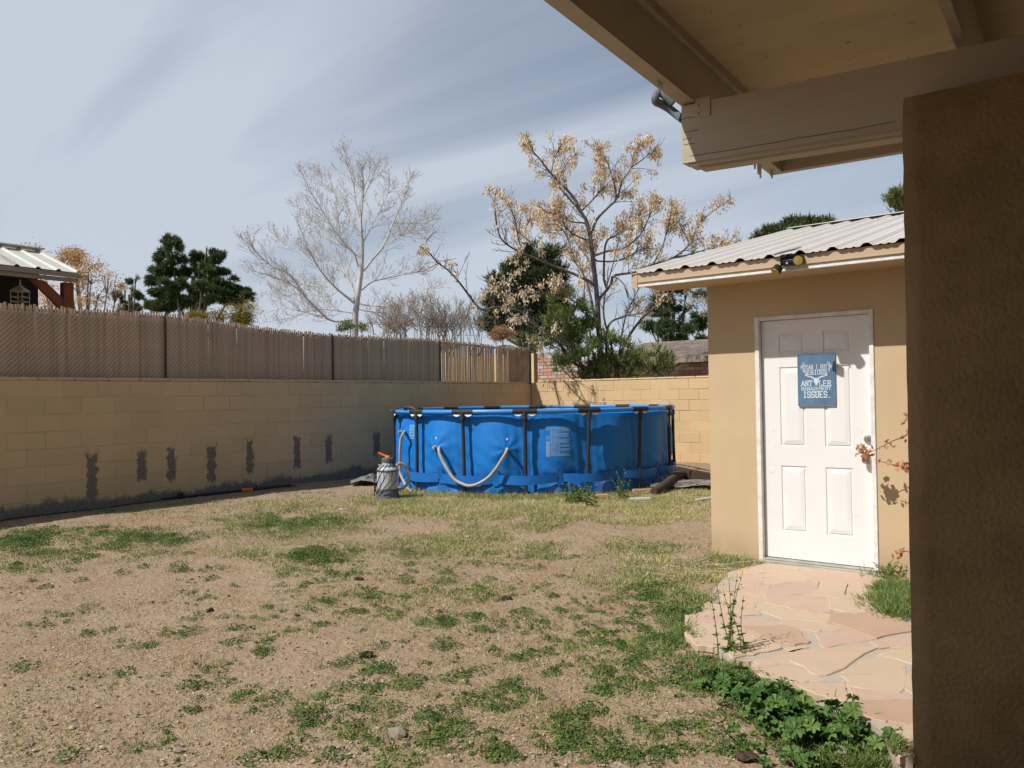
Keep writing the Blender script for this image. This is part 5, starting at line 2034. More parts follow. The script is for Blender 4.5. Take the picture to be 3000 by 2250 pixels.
# ---- generic foliage trees
def foliage(name, label, cat, lobes, n, m, style, size, base, trunk_m=None, thr=-.25, clump=1.2, seed=0, tintf=None, limbs_=None, r0=.12, per=7, group=None):
    r_ = np.random.default_rng(seed + 100)
    o = thing(name, label, cat, (base[0], base[1], base[2]), group)
    p, v = lobe_points(lobes, n, r_, clump, thr, seed=seed)
    b = MB()
    cl = vnoise(p, seed + 3, clump * 1.3)
    t0 = np.clip(.45 + .35 * cl + .25 * v[:, 2], 0, 1)
    if style == 'needle':
        c = np.repeat(p, per, 0)
        out = np.repeat(unit(v * (1, 1, .6) + (0, 0, .35)), per, 0)
        blades(b, c, unit(out + r_.normal(0, .75, c.shape)), r_.uniform(.6, 1.2, len(c)) * size, size * .13, np.clip(np.repeat(t0, per) + r_.normal(0, .15, len(c)), 0, 1), r_=r_)
    elif style == 'spray':
        c = np.repeat(p, per, 0)
        out = np.repeat(unit(v * (1, 1, .3) + (0, 0, .9)), per, 0)
        blades(b, c + r_.normal(0, size * .25, c.shape), unit(out + r_.normal(0, .4, c.shape)), r_.uniform(.6, 1.2, len(c)) * size, size * .16, np.clip(np.repeat(t0, per) + r_.normal(0, .18, len(c)), 0, 1), r_=r_)
    else:
        c = np.repeat(p, per, 0) + r_.normal(0, size * 1.1, (len(p) * per, 3))
        leaves(b, c, r_.normal(0, 1, c.shape) + (0, 0, .6), r_.uniform(.6, 1.3, len(c)) * size, size * .55, np.clip(np.repeat(t0, per) + r_.normal(0, .2, len(c)), 0, 1), r_=r_)
    b.build('crown', m, o)
    t = MB()
    b0 = np.array(base)
    top = np.mean([l[0] for l in lobes], 0)
    stem = spline([b0, b0 * .6 + top * .4 + r_.normal(0, .1, 3), top], 10)
    t.tube(stem, np.linspace(r0, r0 * .35, 10), 7)
    for li in r_.permutation(len(lobes))[:12]:
        l = lobes[li]
        k_ = int(r_.integers(3, 7))
        e = np.array(l[0])
        t.tube(spline([stem[k_], stem[k_] * .5 + e * .5 + (0, 0, -.08), e], 8), np.linspace(r0 * .45, r0 * .08, 8), 5, cap=False)
        for _ in range(4):
            e2 = e + unit(r_.normal(0, 1, 3)) * np.array(l[1]) * .8
            t.tube([e * .9 + stem[k_] * .1, e * .4 + e2 * .6 + (0, 0, .03), e2], [r0 * .12, r0 * .08, r0 * .03], 4, cap=False)
    t.build('trunk', trunk_m or m_bark, o, smooth_=True)
    return o


def cropl(L_, x0, y0, sc, d):
    return [lobe(x0 + x / sc, y0 + y / sc, d + dd, rx / sc, ry / sc) for x, y, rx, ry, dd in L_]


c1 = (0, 650, 2.765)


def base_at(px_, d):
    q = P(px_, 1150, d)
    return (q[0], q[1], .18)


def broken(lobes, k_, f_, seed):
    r_ = np.random.default_rng(seed)
    out = []
    for c, r in lobes:
        for _ in range(k_):
            v_ = unit(r_.normal(0, 1, 3)) * r_.uniform(.35, 1.12)
            q = f_ * r_.uniform(.55, 1.3)
            out.append((c + v_ * np.array(r), (r[0] * q * 1.2, r[1] * q, r[2] * q * .85)))
    return out


def tip_lobes(x, y0, y1, w, n, d, seed, top=.22, sz=.26, x0=0, py0=0, sc=1.0):
    """needle masses at branch ends round an axis: narrow at the top, wide and uneven below"""
    r_ = np.random.default_rng(seed)
    out = []
    for k_ in range(n):
        t = (k_ + r_.random()) / n
        R_ = w * (top + (1 - top) * t ** .75) * r_.uniform(.45, 1.08)
        a = r_.uniform(0, 6.28)
        px_, py_ = x0 + (x + R_ * math.cos(a)) / sc, py0 + (y0 + (y1 - y0) * t + r_.normal(0, .02) * (y1 - y0)) / sc
        rr_ = w * sz * r_.uniform(.6, 1.25) / sc
        out.append(lobe(px_, py_, d + math.sin(a) * R_ / sc * d / FPX, rr_ * 1.15, rr_ * .8))
    return out


foliage('pine_tree', 'large dark green pine with two crowns above the slat fence', 'tree',
        broken(cropl([(1390, 140, 45, 40, 0), (1652, 175, 35, 45, 0), (1390, 190, 85, 70, 0), (1300, 260, 75, 70, .3), (1430, 280, 85, 80, -.3), (1330, 380, 110, 65, 0), (1460, 400, 90, 70, .4), (1270, 470, 90, 45, .3), (1400, 520, 110, 60, -.3), (1300, 580, 110, 55, 0), (1480, 620, 110, 60, 0), (1350, 680, 120, 50, .3), (1250, 690, 60, 40, 0),
                (1650, 220, 60, 60, 0), (1620, 310, 85, 70, .3), (1730, 300, 70, 70, -.3), (1690, 410, 110, 65, 0), (1790, 400, 70, 50, .3), (1650, 520, 110, 60, -.2), (1830, 500, 110, 50, 0), (1920, 560, 80, 40, .2), (1760, 600, 120, 55, -.3), (1620, 640, 90, 55, .2), (1900, 640, 100, 45, 0), (1990, 600, 60, 30, 0)], *c1, 30), 9, .36, 3),
        11000, l_pine, 'needle', .19, base_at(560, 30), thr=-.3, clump=1.7, seed=1, r0=.22, per=7)
foliage('pine_tree', 'smaller grey green pine left of the two crowned pine', 'tree',
        tip_lobes(1060, 420, 760, 140, 44, 34, 5, top=.4, sz=.2, x0=0, py0=650, sc=2.765),
        3000, l_pine, 'needle', .20, base_at(380, 34), thr=-.2, clump=1.1, seed=2, r0=.16)
foliage('ochre_tree', 'tree with sparse orange yellow leaves behind the pavilion', 'tree',
        cropl([(500, 300, 110, 70, 0), (620, 290, 120, 75, .3), (720, 340, 110, 75, -.3), (560, 400, 130, 80, 0), (740, 450, 150, 85, .2), (880, 480, 120, 75, -.2), (640, 520, 150, 80, 0), (800, 580, 160, 80, .3), (950, 560, 85, 70, 0), (680, 650, 160, 60, 0), (880, 670, 120, 50, .2), (420, 560, 110, 80, .2), (280, 200, 90, 35, .4), (250, 235, 110, 40, .4), (400, 640, 90, 60, .2)], *c1, 20),
        2600, l_orange, 'leaf', .058, base_at(250, 20), thr=.28, clump=2.2, seed=3, r0=.11, per=5)
foliage('yellow_shrub', 'yellow green shrub below the two crowned pine', 'shrub',
        cropl([(1780, 760, 110, 50, 0), (1900, 730, 110, 60, .2), (1990, 700, 80, 75, -.2), (1640, 770, 110, 40, 0), (1960, 780, 100, 60, 0), (1560, 770, 70, 35, 0)], *c1, 26),
        1500, l_yel, 'leaf', .055, base_at(670, 26), thr=.0, clump=2.4, seed=4, r0=.06)
c3 = C3
foliage('juniper_tree', 'broad dark juniper behind the tree of seed bunches', 'tree',
        tip_lobes(800, 790, 1330, 190, 46, 27, 6, top=.35, sz=.28, x0=1200, py0=350, sc=2.0737) + tip_lobes(610, 880, 1330, 140, 34, 27.3, 7, top=.4, sz=.3, x0=1200, py0=350, sc=2.0737),
        8500, l_juni, 'spray', .20, base_at(1560, 27), thr=-.4, clump=1.6, seed=5, r0=.2, per=6)
foliage('broom_bush', 'feathery green bush growing through the seed tree above the sunlit wall', 'bush',
        cropl([(930, 1130, 90, 80, 0), (1000, 1180, 100, 90, .2), (900, 1230, 90, 80, -.2), (830, 1400, 60, 70, .2), (960, 1330, 110, 90, 0), (1080, 1300, 90, 90, .2), (1060, 1420, 110, 90, -.2), (1180, 1360, 100, 80, 0), (1180, 1460, 110, 70, .2), (1320, 1400, 80, 70, 0), (1370, 1450, 90, 60, -.2), (960, 1480, 100, 70, .1), (1340, 1520, 110, 50, 0), (1100, 1530, 130, 45, 0)], *c3, 17.2),
        3300, l_bush, 'spray', .115, base_at(1745, 17.2), thr=.10, clump=3.2, seed=6, r0=.05, per=5)
foliage('oleander', 'small bush of narrow pale leaves right of the broom bush', 'bush',
        cropl([(1500, 1430, 55, 45, 0), (1570, 1450, 40, 45, .1), (1540, 1500, 75, 50, 0), (1470, 1520, 60, 40, .1)], *c3, 16.2),
        110, l_bush, 'spray', .15, base_at(1935, 16.2), thr=-.1, clump=3.0, seed=7, r0=.03, per=5)
foliage('pine_tree', 'wide green pine between the seed tree and the shed', 'tree',
        tip_lobes(1620, 990, 1350, 210, 36, 31, 8, top=.6, sz=.17, x0=1200, py0=350, sc=2.0737),
        2600, l_pine, 'needle', .22, base_at(1965, 31), thr=-.1, clump=1.2, seed=8, r0=.2)
c6 = (1800, 560, 2.242)
foliage('pine_tree', 'rounded olive pine top showing above the shed roof', 'tree',
        cropl([(1010, 285, 60, 40, 0), (940, 315, 40, 25, 0), (1080, 270, 60, 35, 0), (1180, 230, 80, 50, .3), (1270, 235, 90, 50, 0), (1370, 225, 75, 40, .3), (1200, 300, 180, 60, 0)], *c6, 33),
        1700, l_pineo, 'needle', .28, base_at(2330, 33), thr=-.5, clump=1.2, seed=9, r0=.2)
foliage('cypress_tree', 'green tree top beside the dark column above the shed roof', 'tree',
        cropl([(1880, 40, 75, 50, 0), (1860, 110, 70, 50, .2), (1950, 60, 80, 80, 0), (1780, 165, 30, 15, 0), (1940, 130, 90, 50, 0)], *c6, 24),
        800, l_bush, 'spray', .16, base_at(2640, 24), thr=-.4, clump=1.6, seed=10, r0=.14)
foliage('green_shrub', 'small green shrub at the foot of the bare tree', 'shrub',
        cropl([(700, 1222, 40, 20, 0), (665, 1240, 30, 12, 0), (800, 1232, 35, 12, .2)], *C2, 23),
        170, l_bush, 'leaf', .06, base_at(1020, 23), thr=-.4, clump=2., seed=12, r0=.03)
foliage('dry_shrub', 'dry reddish shrub between the fence corner and the juniper', 'shrub',
        cropl([(560, 1290, 55, 35, 0), (520, 1320, 45, 25, 0), (620, 1310, 40, 30, .1)], *c3, 19.5),
        260, l_rust, 'leaf', .045, base_at(1470, 19.5), thr=.1, clump=2.6, seed=13, r0=.03)
# bare thicket
for nm, lab, xs_, d_, hts in (('bare_shrub', 'thicket of thin leafless stems right of the bare tree', (1095, 1400), 21.5, (872, 960)),):
    o = thing(nm, lab, 'shrub', base_at(1260, d_))
    b = MB()
    r_ = np.random.default_rng(77)
    tp = []
    for k_ in range(85):
        px0 = r_.uniform(*xs_) if k_ % 3 else r_.normal(1290, 70)
        q0 = P(px0 + r_.normal(0, 12), 985, d_ + r_.uniform(-.6, .6))
        tx = px0 + r_.normal(0, 48)
        ty = r_.uniform(*hts) + abs(px0 - 1270) * .12
        q1 = P(tx, ty, d_ + r_.uniform(-.9, .9))
        pts = spline([q0 - (0, 0, .6), q0 * .6 + q1 * .4 + r_.normal(0, .08, 3), q1], 10)
        b.tube(pts, np.linspace(.012, .0045, 10), 5, cap=False)
        sub_twigs(b, pts, 8, .25, .75, .007, .004, r_, up=.35, spread=1.0, levels=2, tips=tp, start=.3, curl=.08)
    b.build('stems', m_twig, o, smooth_=True)
# palm fronds peeping over the fence corner
pf = thing('palm', 'small palm with arching fronds behind the fence corner', 'palm', base_at(1535, 18.5))
for (ax_, ay_, bx_, by_) in ((690, 1400, 620, 1320), (700, 1400, 690, 1290), (720, 1400, 760, 1300), (680, 1410, 580, 1370)):
    q = spline([P(1200 + ax_ / 2.0737, 350 + ay_ / 2.0737, 18.5), P(1200 + (ax_ + bx_) / 2 / 2.0737, 350 + ((ay_ + by_) / 2 - 12) / 2.0737, 18.4), P(1200 + bx_ / 2.0737, 350 + by_ / 2.0737, 18.2)], 26)
    b = MB()
    b.tube(q, np.linspace(.012, .003, 26), 4)
    tn = unit(np.gradient(q, axis=0))
    for sg in (-1, 1):
        sd_ = unit(np.cross(tn, (0, 0, 1))) * sg
        blades(b, q, unit(sd_ + tn * .6 + (0, 0, -.25)), .16, .018, rng.uniform(0, .6, 26))
    b.build('frond', l_bush, pf)

# ================================================================ growth on the yard
r5 = np.random.default_rng(21)
K = 3000 / 2212                      # the clump map below is read off the photo at 2212 px wide


def gpx(x, y):
    return ground_at(x * K, y * K)


def scatter_patch(n, cx, cy, rx, ry, power=.5):
    """points of an ellipse of the photo, dropped on the ground"""
    a = r5.uniform(0, 2 * np.pi, n)
    r_ = np.where(r5.random(n) < .6, r5.random(n) ** power, np.abs(r5.normal(0, .85, n)))
    q = ground_many((cx + rx * r_ * np.cos(a)) * K, (cy + ry * r_ * np.sin(a)) * K)[:, :2]
    return q[vnoise(np.c_[q, q[:, :1] * 0], 90, 3.2) > -.45 + .5 * (r_ - .6)]


def on_path(p):
    """inside the flagstone outline"""
    x, y = p[:, 0], p[:, 1]
    poly = base_poly
    inside = np.zeros(len(p), bool)
    j = len(poly) - 1
    for i in range(len(poly)):
        xi, yi = poly[i]
        xj, yj = poly[j]
        c = ((yi > y) != (yj > y)) & (x < (xj - xi) * (y - yi) / (yj - yi + 1e-12) + xi)
        inside ^= c
        j = i
    return inside


def allowed(p, path_ok=False):
    x, y = p[:, 0], p[:, 1]
    k = (x > -9.97) & (y < 13.75) & ~((x > -2.9) & (y > 6.66)) & ~((x > -.7) & (y > 3.35))
    k &= np.hypot(x - PC[0], y - PC[1]) > PR - .12
    if not path_ok:
        k &= ~on_path(p)
    return k


def with_z(p, dz=0.):
    z = gz(p[:, 0], p[:, 1]) + dz
    z = np.where(on_path(p), ZP, z)
    return np.c_[p, z]


def tufts(b, p, per, length, spread, width, tint_mu, tint_sd, lean=.6, bend=.35):
    """grass tufts: per blades from around each point"""
    c = np.repeat(p, per, 0)
    n = len(c)
    off = r5.normal(0, spread, (n, 2))
    c = c + np.c_[off, np.zeros(n)]
    c[:, 2] = np.maximum(np.where(on_path(c[:, :2]), ZP, gz(c[:, 0], c[:, 1])) - .004, c[:, 2] - .01)
    d = np.c_[off * lean / max(spread, 1e-6) * .6 + r5.normal(0, .35, (n, 2)), np.ones(n)]
    L_ = r5.uniform(.55, 1.2, n) * np.repeat(np.broadcast_to(length, (len(p),)), per)
    tt = np.clip(np.repeat(np.clip(r5.normal(tint_mu, tint_sd, len(p)), 0, 1), per) + r5.normal(0, .12, n), 0, 1)
    blades(b, c, d, L_, width, tt, bend=bend * r5.uniform(.2, 1.4, n), r_=r5)


def rosettes(b, p, per, size, leaf, tint_mu=.4, tint_sd=.25):
    """low leafy weeds: small leaves in a shallow dome"""
    c = np.repeat(p, per, 0)
    n = len(c)
    s_ = np.repeat(np.broadcast_to(size, (len(p),)), per)
    a = r5.uniform(0, 2 * np.pi, n)
    rr = np.sqrt(r5.random(n)) * s_
    h = np.maximum(0, 1 - (rr / s_) ** 2) * s_ * .38 * r5.uniform(.3, 1.1, n) + .008
    c = c + np.c_[rr * np.cos(a), rr * np.sin(a), np.zeros(n)]
    c[:, 2] = np.where(on_path(c[:, :2]), ZP, gz(c[:, 0], c[:, 1])) + h
    nr = np.c_[np.cos(a) * .5, np.sin(a) * .5, np.ones(n)] + r5.normal(0, .45, (n, 3))
    tt = np.clip(np.repeat(np.clip(r5.normal(tint_mu, tint_sd, len(p)), 0, 1), per) + r5.normal(0, .15, n), 0, 1)
    leaves(b, c, nr, r5.uniform(.6, 1.4, n) * leaf, leaf * .5, tt, r_=r5)


# ---- lawn strip in front of the pool: short green and straw coloured blades
lawn = MB()
strip = []
for (cx, cy, rx, ry, n) in ((900, 1085, 120, 26, 900), (1010, 1085, 150, 40, 1500), (1160, 1098, 170, 28, 2200), (1330, 1098, 170, 26, 2200), (1450, 1085, 90, 30, 1100), (1490, 1065, 50, 22, 650), (1180, 1135, 60, 14, 340), (1380, 1122, 110, 12, 600),
                            (850, 1100, 90, 16, 450), (820, 1085, 60, 12, 350), (720, 1110, 110, 18, 260), (640, 1085, 90, 12, 160), (560, 1090, 100, 14, 120), (870, 1075, 60, 10, 350), (1200, 1075, 260, 8, 1400)):
    strip.append(scatter_patch(n, cx, cy, rx, ry, .55))
strip = np.vstack(strip)
strip = strip[allowed(strip)]
strip = strip[vnoise(np.c_[strip, strip[:, :1] * 0], 31, 1.3) > -.55]
green = vnoise(np.c_[strip, strip[:, :1] * 0], 33, .9)
tufts(lawn, with_z(strip), 9, .060, .05, .0060, np.clip(.70 - .34 * green, .1, .97), .18)
near = strip[np.hypot(strip[:, 0] - PC[0], strip[:, 1] - PC[1]) < PR + .35]
tufts(lawn, with_z(near[r5.random(len(near)) < .5]), 7, .11, .05, .006, .42, .25)
# ---- lush patches and thinner grass over the yard
PATCH = [  # x, y, rx, ry, tufts, length, dryness
    (620, 1132, 150, 20, 620, .07, .18), (560, 1120, 80, 10, 160, .06, .25), (720, 1130, 60, 12, 160, .06, .4),
    (60, 1165, 110, 24, 460, .05, .10), (110, 1195, 110, 14, 260, .045, .15), (330, 1160, 110, 16, 360, .045, .12), (40, 1225, 90, 12, 160, .04, .15), (220, 1185, 90, 14, 180, .045, .2),
    (540, 1200, 40, 10, 90, .05, .1), (690, 1200, 70, 18, 240, .05, .12), (620, 1235, 40, 12, 110, .045, .15), (480, 1215, 50, 10, 60, .04, .3),
    (1000, 1172, 170, 24, 560, .055, .62), (950, 1165, 90, 14, 170, .055, .5), (1080, 1195, 90, 14, 150, .05, .6), (1170, 1190, 32, 16, 110, .06, .12), (1020, 1140, 22, 9, 40, .06, .15), (1075, 1160, 20, 8, 40, .06, .15),
    (1390, 1185, 90, 11, 300, .05, .2), (1330, 1170, 60, 10, 110, .045, .4), (1480, 1230, 120, 26, 480, .06, .72), (1420, 1265, 90, 20, 260, .055, .55), (1560, 1215, 60, 16, 300, .075, .4), (1600, 1208, 30, 10, 120, .07, .45),
    (1500, 1280, 60, 26, 300, .06, .3), (1470, 1320, 60, 22, 300, .055, .2), (1500, 1360, 40, 22, 200, .055, .15), (1470, 1395, 55, 24, 300, .055, .12), (1520, 1420, 50, 22, 240, .06, .1),
    (1570, 1455, 55, 30, 320, .07, .12), (1600, 1400, 20, 20, 60, .06, .15), (1540, 1470, 40, 24, 160, .06, .2),
    (1920, 1290, 45, 28, 620, .10, .08), (1945, 1320, 28, 26, 380, .10, .1), (1900, 1268, 25, 12, 160, .07, .3),
    (1800, 1612, 60, 26, 300, .065, .12), (1880, 1648, 55, 12, 360, .07, .12), (1760, 1570, 60, 26, 200, .065, .12), (1770, 1635, 60, 16, 120, .055, .25), (1935, 1656, 30, 7, 160, .06, .15), (1922, 1640, 26, 14, 300, .07, .12),
    (730, 1235, 60, 12, 60, .05, .8), (600, 1215, 40, 8, 30, .05, .8), (1510, 1245, 40, 10, 80, .08, .95), (1420, 1215, 60, 10, 70, .07, .95),
    (250, 1100, 160, 8, 120, .05, .15), (60, 1112, 80, 8, 130, .05, .15), (400, 1085, 90, 6, 50, .05, .2), (660, 1065, 60, 6, 60, .05, .3),
    (1195, 1265, 90, 10, 50, .045, .5), (950, 1280, 160, 22, 130, .045, .35)]
for (cx, cy, rx, ry, n, L_, dry) in PATCH:
    p = scatter_patch(int(n * (1.1 if cx > 1750 else .62)), cx, cy, rx * (1. if cx > 1750 else 1.25), ry * (1. if cx > 1750 else 1.35), .6)
    p = p[allowed(p, path_ok=cx > 1850 and cy < 1400)]
    if len(p):
        tufts(lawn, with_z(p), 8, L_, .035, .0058, dry, .14)
lawn.build('grass', l_grass, kind='stuff', label='patchy green and straw coloured grass over the yard', category='grass')

# ---- low leafy weeds in small clumps over the bare dirt
weed = MB()
cl = []
for (x0, y0, x1, y1, n) in ((640, 1260, 1480, 1460, 100), (640, 1440, 1480, 1640, 56), (900, 1470, 1700, 1655, 36), (40, 1240, 640, 1420, 40), (40, 1420, 640, 1640, 16), (640, 1190, 1250, 1290, 70), (20, 1140, 480, 1240, 90), (1250, 1270, 1500, 1480, 50), (1200, 1540, 1740, 1655, 46)):
    for _ in range(n):
        y = r5.uniform(y0, y1)
        q = gpx(r5.uniform(x0, x1), y)
        cl.append((q[0], q[1], abs(r5.normal(.030, .022)) + .012))
for (x, y, s_) in ((672, 1545, .13), (690, 1560, .08), (880, 1480, .11), (970, 1468, .10), (1030, 1515, .11), (1090, 1490, .10), (1240, 1600, .13), (1080, 1530, .07), (1330, 1480, .12), (1290, 1490, .09), (1410, 1600, .11), (1440, 1580, .09), (820, 1440, .10), (800, 1490, .09), (740, 1490, .09), (1120, 1420, .09),
                   (900, 1350, .10), (860, 1330, .08), (960, 1340, .10), (1030, 1330, .08), (780, 1320, .09), (700, 1300, .08), (680, 1350, .08), (1180, 1410, .07), (1260, 1470, .08), (1380, 1430, .09), (1480, 1470, .10), (600, 1640, .10), (830, 1645, .11), (1080, 1640, .09), (1640, 1560, .10), (1560, 1540, .10), (1530, 1600, .09),
                   (580, 1385, .05), (400, 1230, .08), (300, 1295, .06), (240, 1360, .05), (430, 1295, .05), (530, 1510, .07), (470, 1440, .05), (140, 1330, .05), (1240, 1395, .06), (1340, 1390, .08), (1200, 1320, .06), (1600, 1620, .08), (720, 1245, .09), (760, 1240, .08)):
    q = gpx(x, y)
    for _ in range(3):
        cl.append((q[0] + r5.normal(0, s_ * .5), q[1] + r5.normal(0, s_ * .5), s_ * r5.uniform(.45, .8)))
for (cx, cy, rx, ry, n) in ((1490, 1400, 50, 24, 32), (1460, 1330, 46, 20, 22), (1560, 1465, 50, 30, 40), (1640, 1500, 60, 32, 46), (690, 1200, 60, 18, 36), (620, 1130, 120, 16, 60), (60, 1165, 100, 22, 60), (330, 1160, 100, 16, 50), (1530, 1430, 40, 18, 24), (1400, 1290, 70, 26, 26)):
    for q in scatter_patch(n, cx, cy, rx, ry, .6):
        cl.append((q[0], q[1], abs(r5.normal(.05, .02)) + .015))
cl = np.array(cl)
cl = cl[allowed(cl[:, :2])]
broad = vnoise(np.c_[cl[:, :2], cl[:, :1] * 0], 8, .55)
cl = cl[(broad > -.30) | (cl[:, 2] > .055)]
sib = np.repeat(cl[cl[:, 2] < .06], 2, 0)
sib[:, :2] += r5.normal(0, .09, (len(sib), 2))
sib[:, 2] *= r5.uniform(.25, .8, len(sib))
cl = np.vstack([cl, sib[allowed(sib[:, :2])]])
for lo, hi, per in ((0, .03, 16), (.03, .05, 34), (.05, .08, 62), (.08, .3, 120)):
    q = cl[(cl[:, 2] >= lo) & (cl[:, 2] < hi)]
    if len(q):
        rosettes(weed, with_z(q[:, :2]), per, q[:, 2], .016 if hi < .06 else .019, .38, .28)
weed.build('low_weeds', l_weed, kind='stuff', label='low green weeds in clumps across the bare dirt', category='weeds')
# fuzz of short blades around the clumps
fz = MB()
q = np.repeat(cl[:, :2], 2, 0) + r5.normal(0, .04, (len(cl) * 2, 2))
q = q[allowed(q)]
tufts(fz, with_z(q), 6, .032, .022, .0045, .25, .2)
nf = 5200                               # very thin fuzz everywhere
g_ = ground_many(r5.uniform(0, 1560, nf) * K, (1085 + 565 * r5.random(nf) ** 1.7) * K)[:, :2]
BR = [(230, 1170, 300, 46, 900), (620, 1160, 270, 50, 1300), (960, 1185, 260, 50, 1300), (1400, 1235, 170, 50, 1000), (850, 1300, 280, 60, 600), (1250, 1400, 240, 80, 300), (1180, 1540, 260, 70, 160), (350, 1105, 330, 16, 420)]
bb = np.vstack([scatter_patch(n_, x_, y_, rx_, ry_, .6) for x_, y_, rx_, ry_, n_ in BR])
bb = bb[allowed(bb)]
tufts(fz, with_z(bb), 7, .036, .05, .0048, np.clip(.46 + .42 * vnoise(np.c_[bb, bb[:, :1] * 0], 12, 1.4), 0, 1), .2)
g_ = g_[allowed(g_)]
g_ = g_[vnoise(np.c_[g_, g_[:, :1] * 0], 51, 1.1) > -.35]
tufts(fz, with_z(g_), 6, .030, .028, .0042, .62, .3)
fz.build('grass_fuzz', l_grass, kind='stuff', label='sparse short grass blades on the dirt', category='grass')

# ---- gravel and straw litter
gv = MB()
pebs = [pebble(np.zeros(3), 1.0, r5) for _ in range(10)]
N_ = 6500
GP = ground_many(r5.uniform(0, 1900, N_) * K, (1120 + 535 * r5.random(N_) ** .75) * K)
GP = GP[allowed(GP[:, :2])]
for i, q in enumerate(GP):
    h = pebs[i % 10]
    s_ = .0045 + abs(r5.normal(0, .0042))
    a = r5.uniform(0, 6.28)
    V = h[0] * s_
    V = np.c_[V[:, 0] * math.cos(a) - V[:, 1] * math.sin(a), V[:, 0] * math.sin(a) + V[:, 1] * math.cos(a), V[:, 2]]
    gv.add(V + q + (0, 0, s_ * .25), h[1], tint=r5.uniform(-1, 1))
gv.build('gravel', mat('gravel', (.41, .335, .255), (.29, .22, .16), scale=30, rough=.95, tint=.45), kind='stuff', label='fine gravel strewn over the dirt', category='gravel')
stw = MB()
n = 2600
g_ = ground_many(r5.uniform(0, 1900, n) * K, (1100 + 550 * r5.random(n) ** .8) * K)[:, :2]
g_ = g_[allowed(g_)]
n = len(g_)
a = r5.uniform(0, 6.28, n)
blades(stw, with_z(g_, .006), np.c_[np.cos(a), np.sin(a), r5.normal(.0, .1, n)], r5.uniform(.015, .07, n), .003, r5.random(n), r_=r5)
q = scatter_patch(420, 1500, 1225, 75, 20, .6)
q = q[allowed(q)]
a = r5.uniform(0, 6.28, len(q))
blades(stw, with_z(q, .02), np.c_[np.cos(a), np.sin(a), r5.normal(.05, .12, len(q))], r5.uniform(.1, .3, len(q)), .004, r5.random(len(q)) * .4, r_=r5)
q = scatter_patch(130, 1000, 1064, 12, 14, .6)
q = np.vstack([q, scatter_patch(160, 1010, 1065, 20, 5, .6)])
q = q[allowed(q)]
blades(stw, with_z(q), r5.normal(0, .7, (len(q), 3)) + (0, 0, 1.), r5.uniform(.06, .2, len(q)), .004, r5.random(len(q)) * .4, bend=.3, r_=r5)
stw.build('straw_litter', l_straw, kind='stuff', label='dry straw and dead stalks on the ground', category='straw')

# ---- single plants
def plant_leaf_stems(name, label, base, h, stems, leaf, m, seed, flower=None, spread=.12, per=26, lean=.25):
    r_ = np.random.default_rng(seed)
    o = thing(name, label, 'plant', base)
    st, lf, fl_ = MB(), MB(), MB()
    for k_ in range(stems):
        p0 = np.array(base) + np.r_[r_.normal(0, spread * .35, 2), 0]
        d = unit(np.r_[r_.normal(0, lean, 2), 1])
        hh_ = h * r_.uniform(.6, 1.05)
        pts = spline([p0, p0 + d * hh_ * .5 + np.r_[r_.normal(0, .02, 2), 0], p0 + d * hh_ + np.r_[r_.normal(0, .04, 2), 0]], 9)
        st.tube(pts, np.linspace(.0035, .0012, 9), 5, cap=False, tint=.5)
        t = r_.uniform(.05, .95, per)
        q = np.array([pts[min(int(x * 8), 7)] for x in t])
        blades(lf, q, unit(r_.normal(0, 1, (per, 3)) * (1, 1, .4) + (0, 0, .35)), r_.uniform(.6, 1.2, per) * leaf * (1.15 - .95 * t), leaf * .22, r_.random(per), bend=.2, r_=r_)
        if flower:
            n = flower
            c = pts[-1] + r_.normal(0, .022, (n, 3))
            leaves(fl_, c, r_.normal(0, .5, (n, 3)) + (0, 0, 1), .014, .012, r_.random(n), r_=r_)
    st.build('stem', m, o)
    lf.build('leaves', m, o)
    if flower:
        fl_.build('flowers', l_flower, o, kind='stuff')
    return o


plant_leaf_stems('weed_plant', 'bushy green weed before the pool, left of the two', ground_at(1700, 1474), .24, 18, .075, l_weed, 41, spread=.42, per=24, lean=.35, flower=2)
plant_leaf_stems('weed_plant', 'taller green weed before the pool, right of the two', ground_at(1818, 1462), .36, 7, .08, l_weed, 42, spread=.25, per=20, lean=.22, flower=2)
mb = ground_at(2136, 1930)
plant_leaf_stems('mustard_plant', 'tall spindly yellow flowering mustard at the left edge of the flagstones', mb, .46, 9, .05, l_weed, 43, spread=.13, per=34, lean=.13, flower=6)
plant_leaf_stems('rosette_weed', 'grey green leafy weed at the right foot of the door', np.r_[onZ(2605, 1690, ZP)[:2], ZP], .13, 16, .05, l_bush, 44, spread=.16, per=20, lean=.5)
for (x, y, h_, sd_) in ((1795, 1440, .17, 45), (1690, 1490, .16, 46)):
    pass

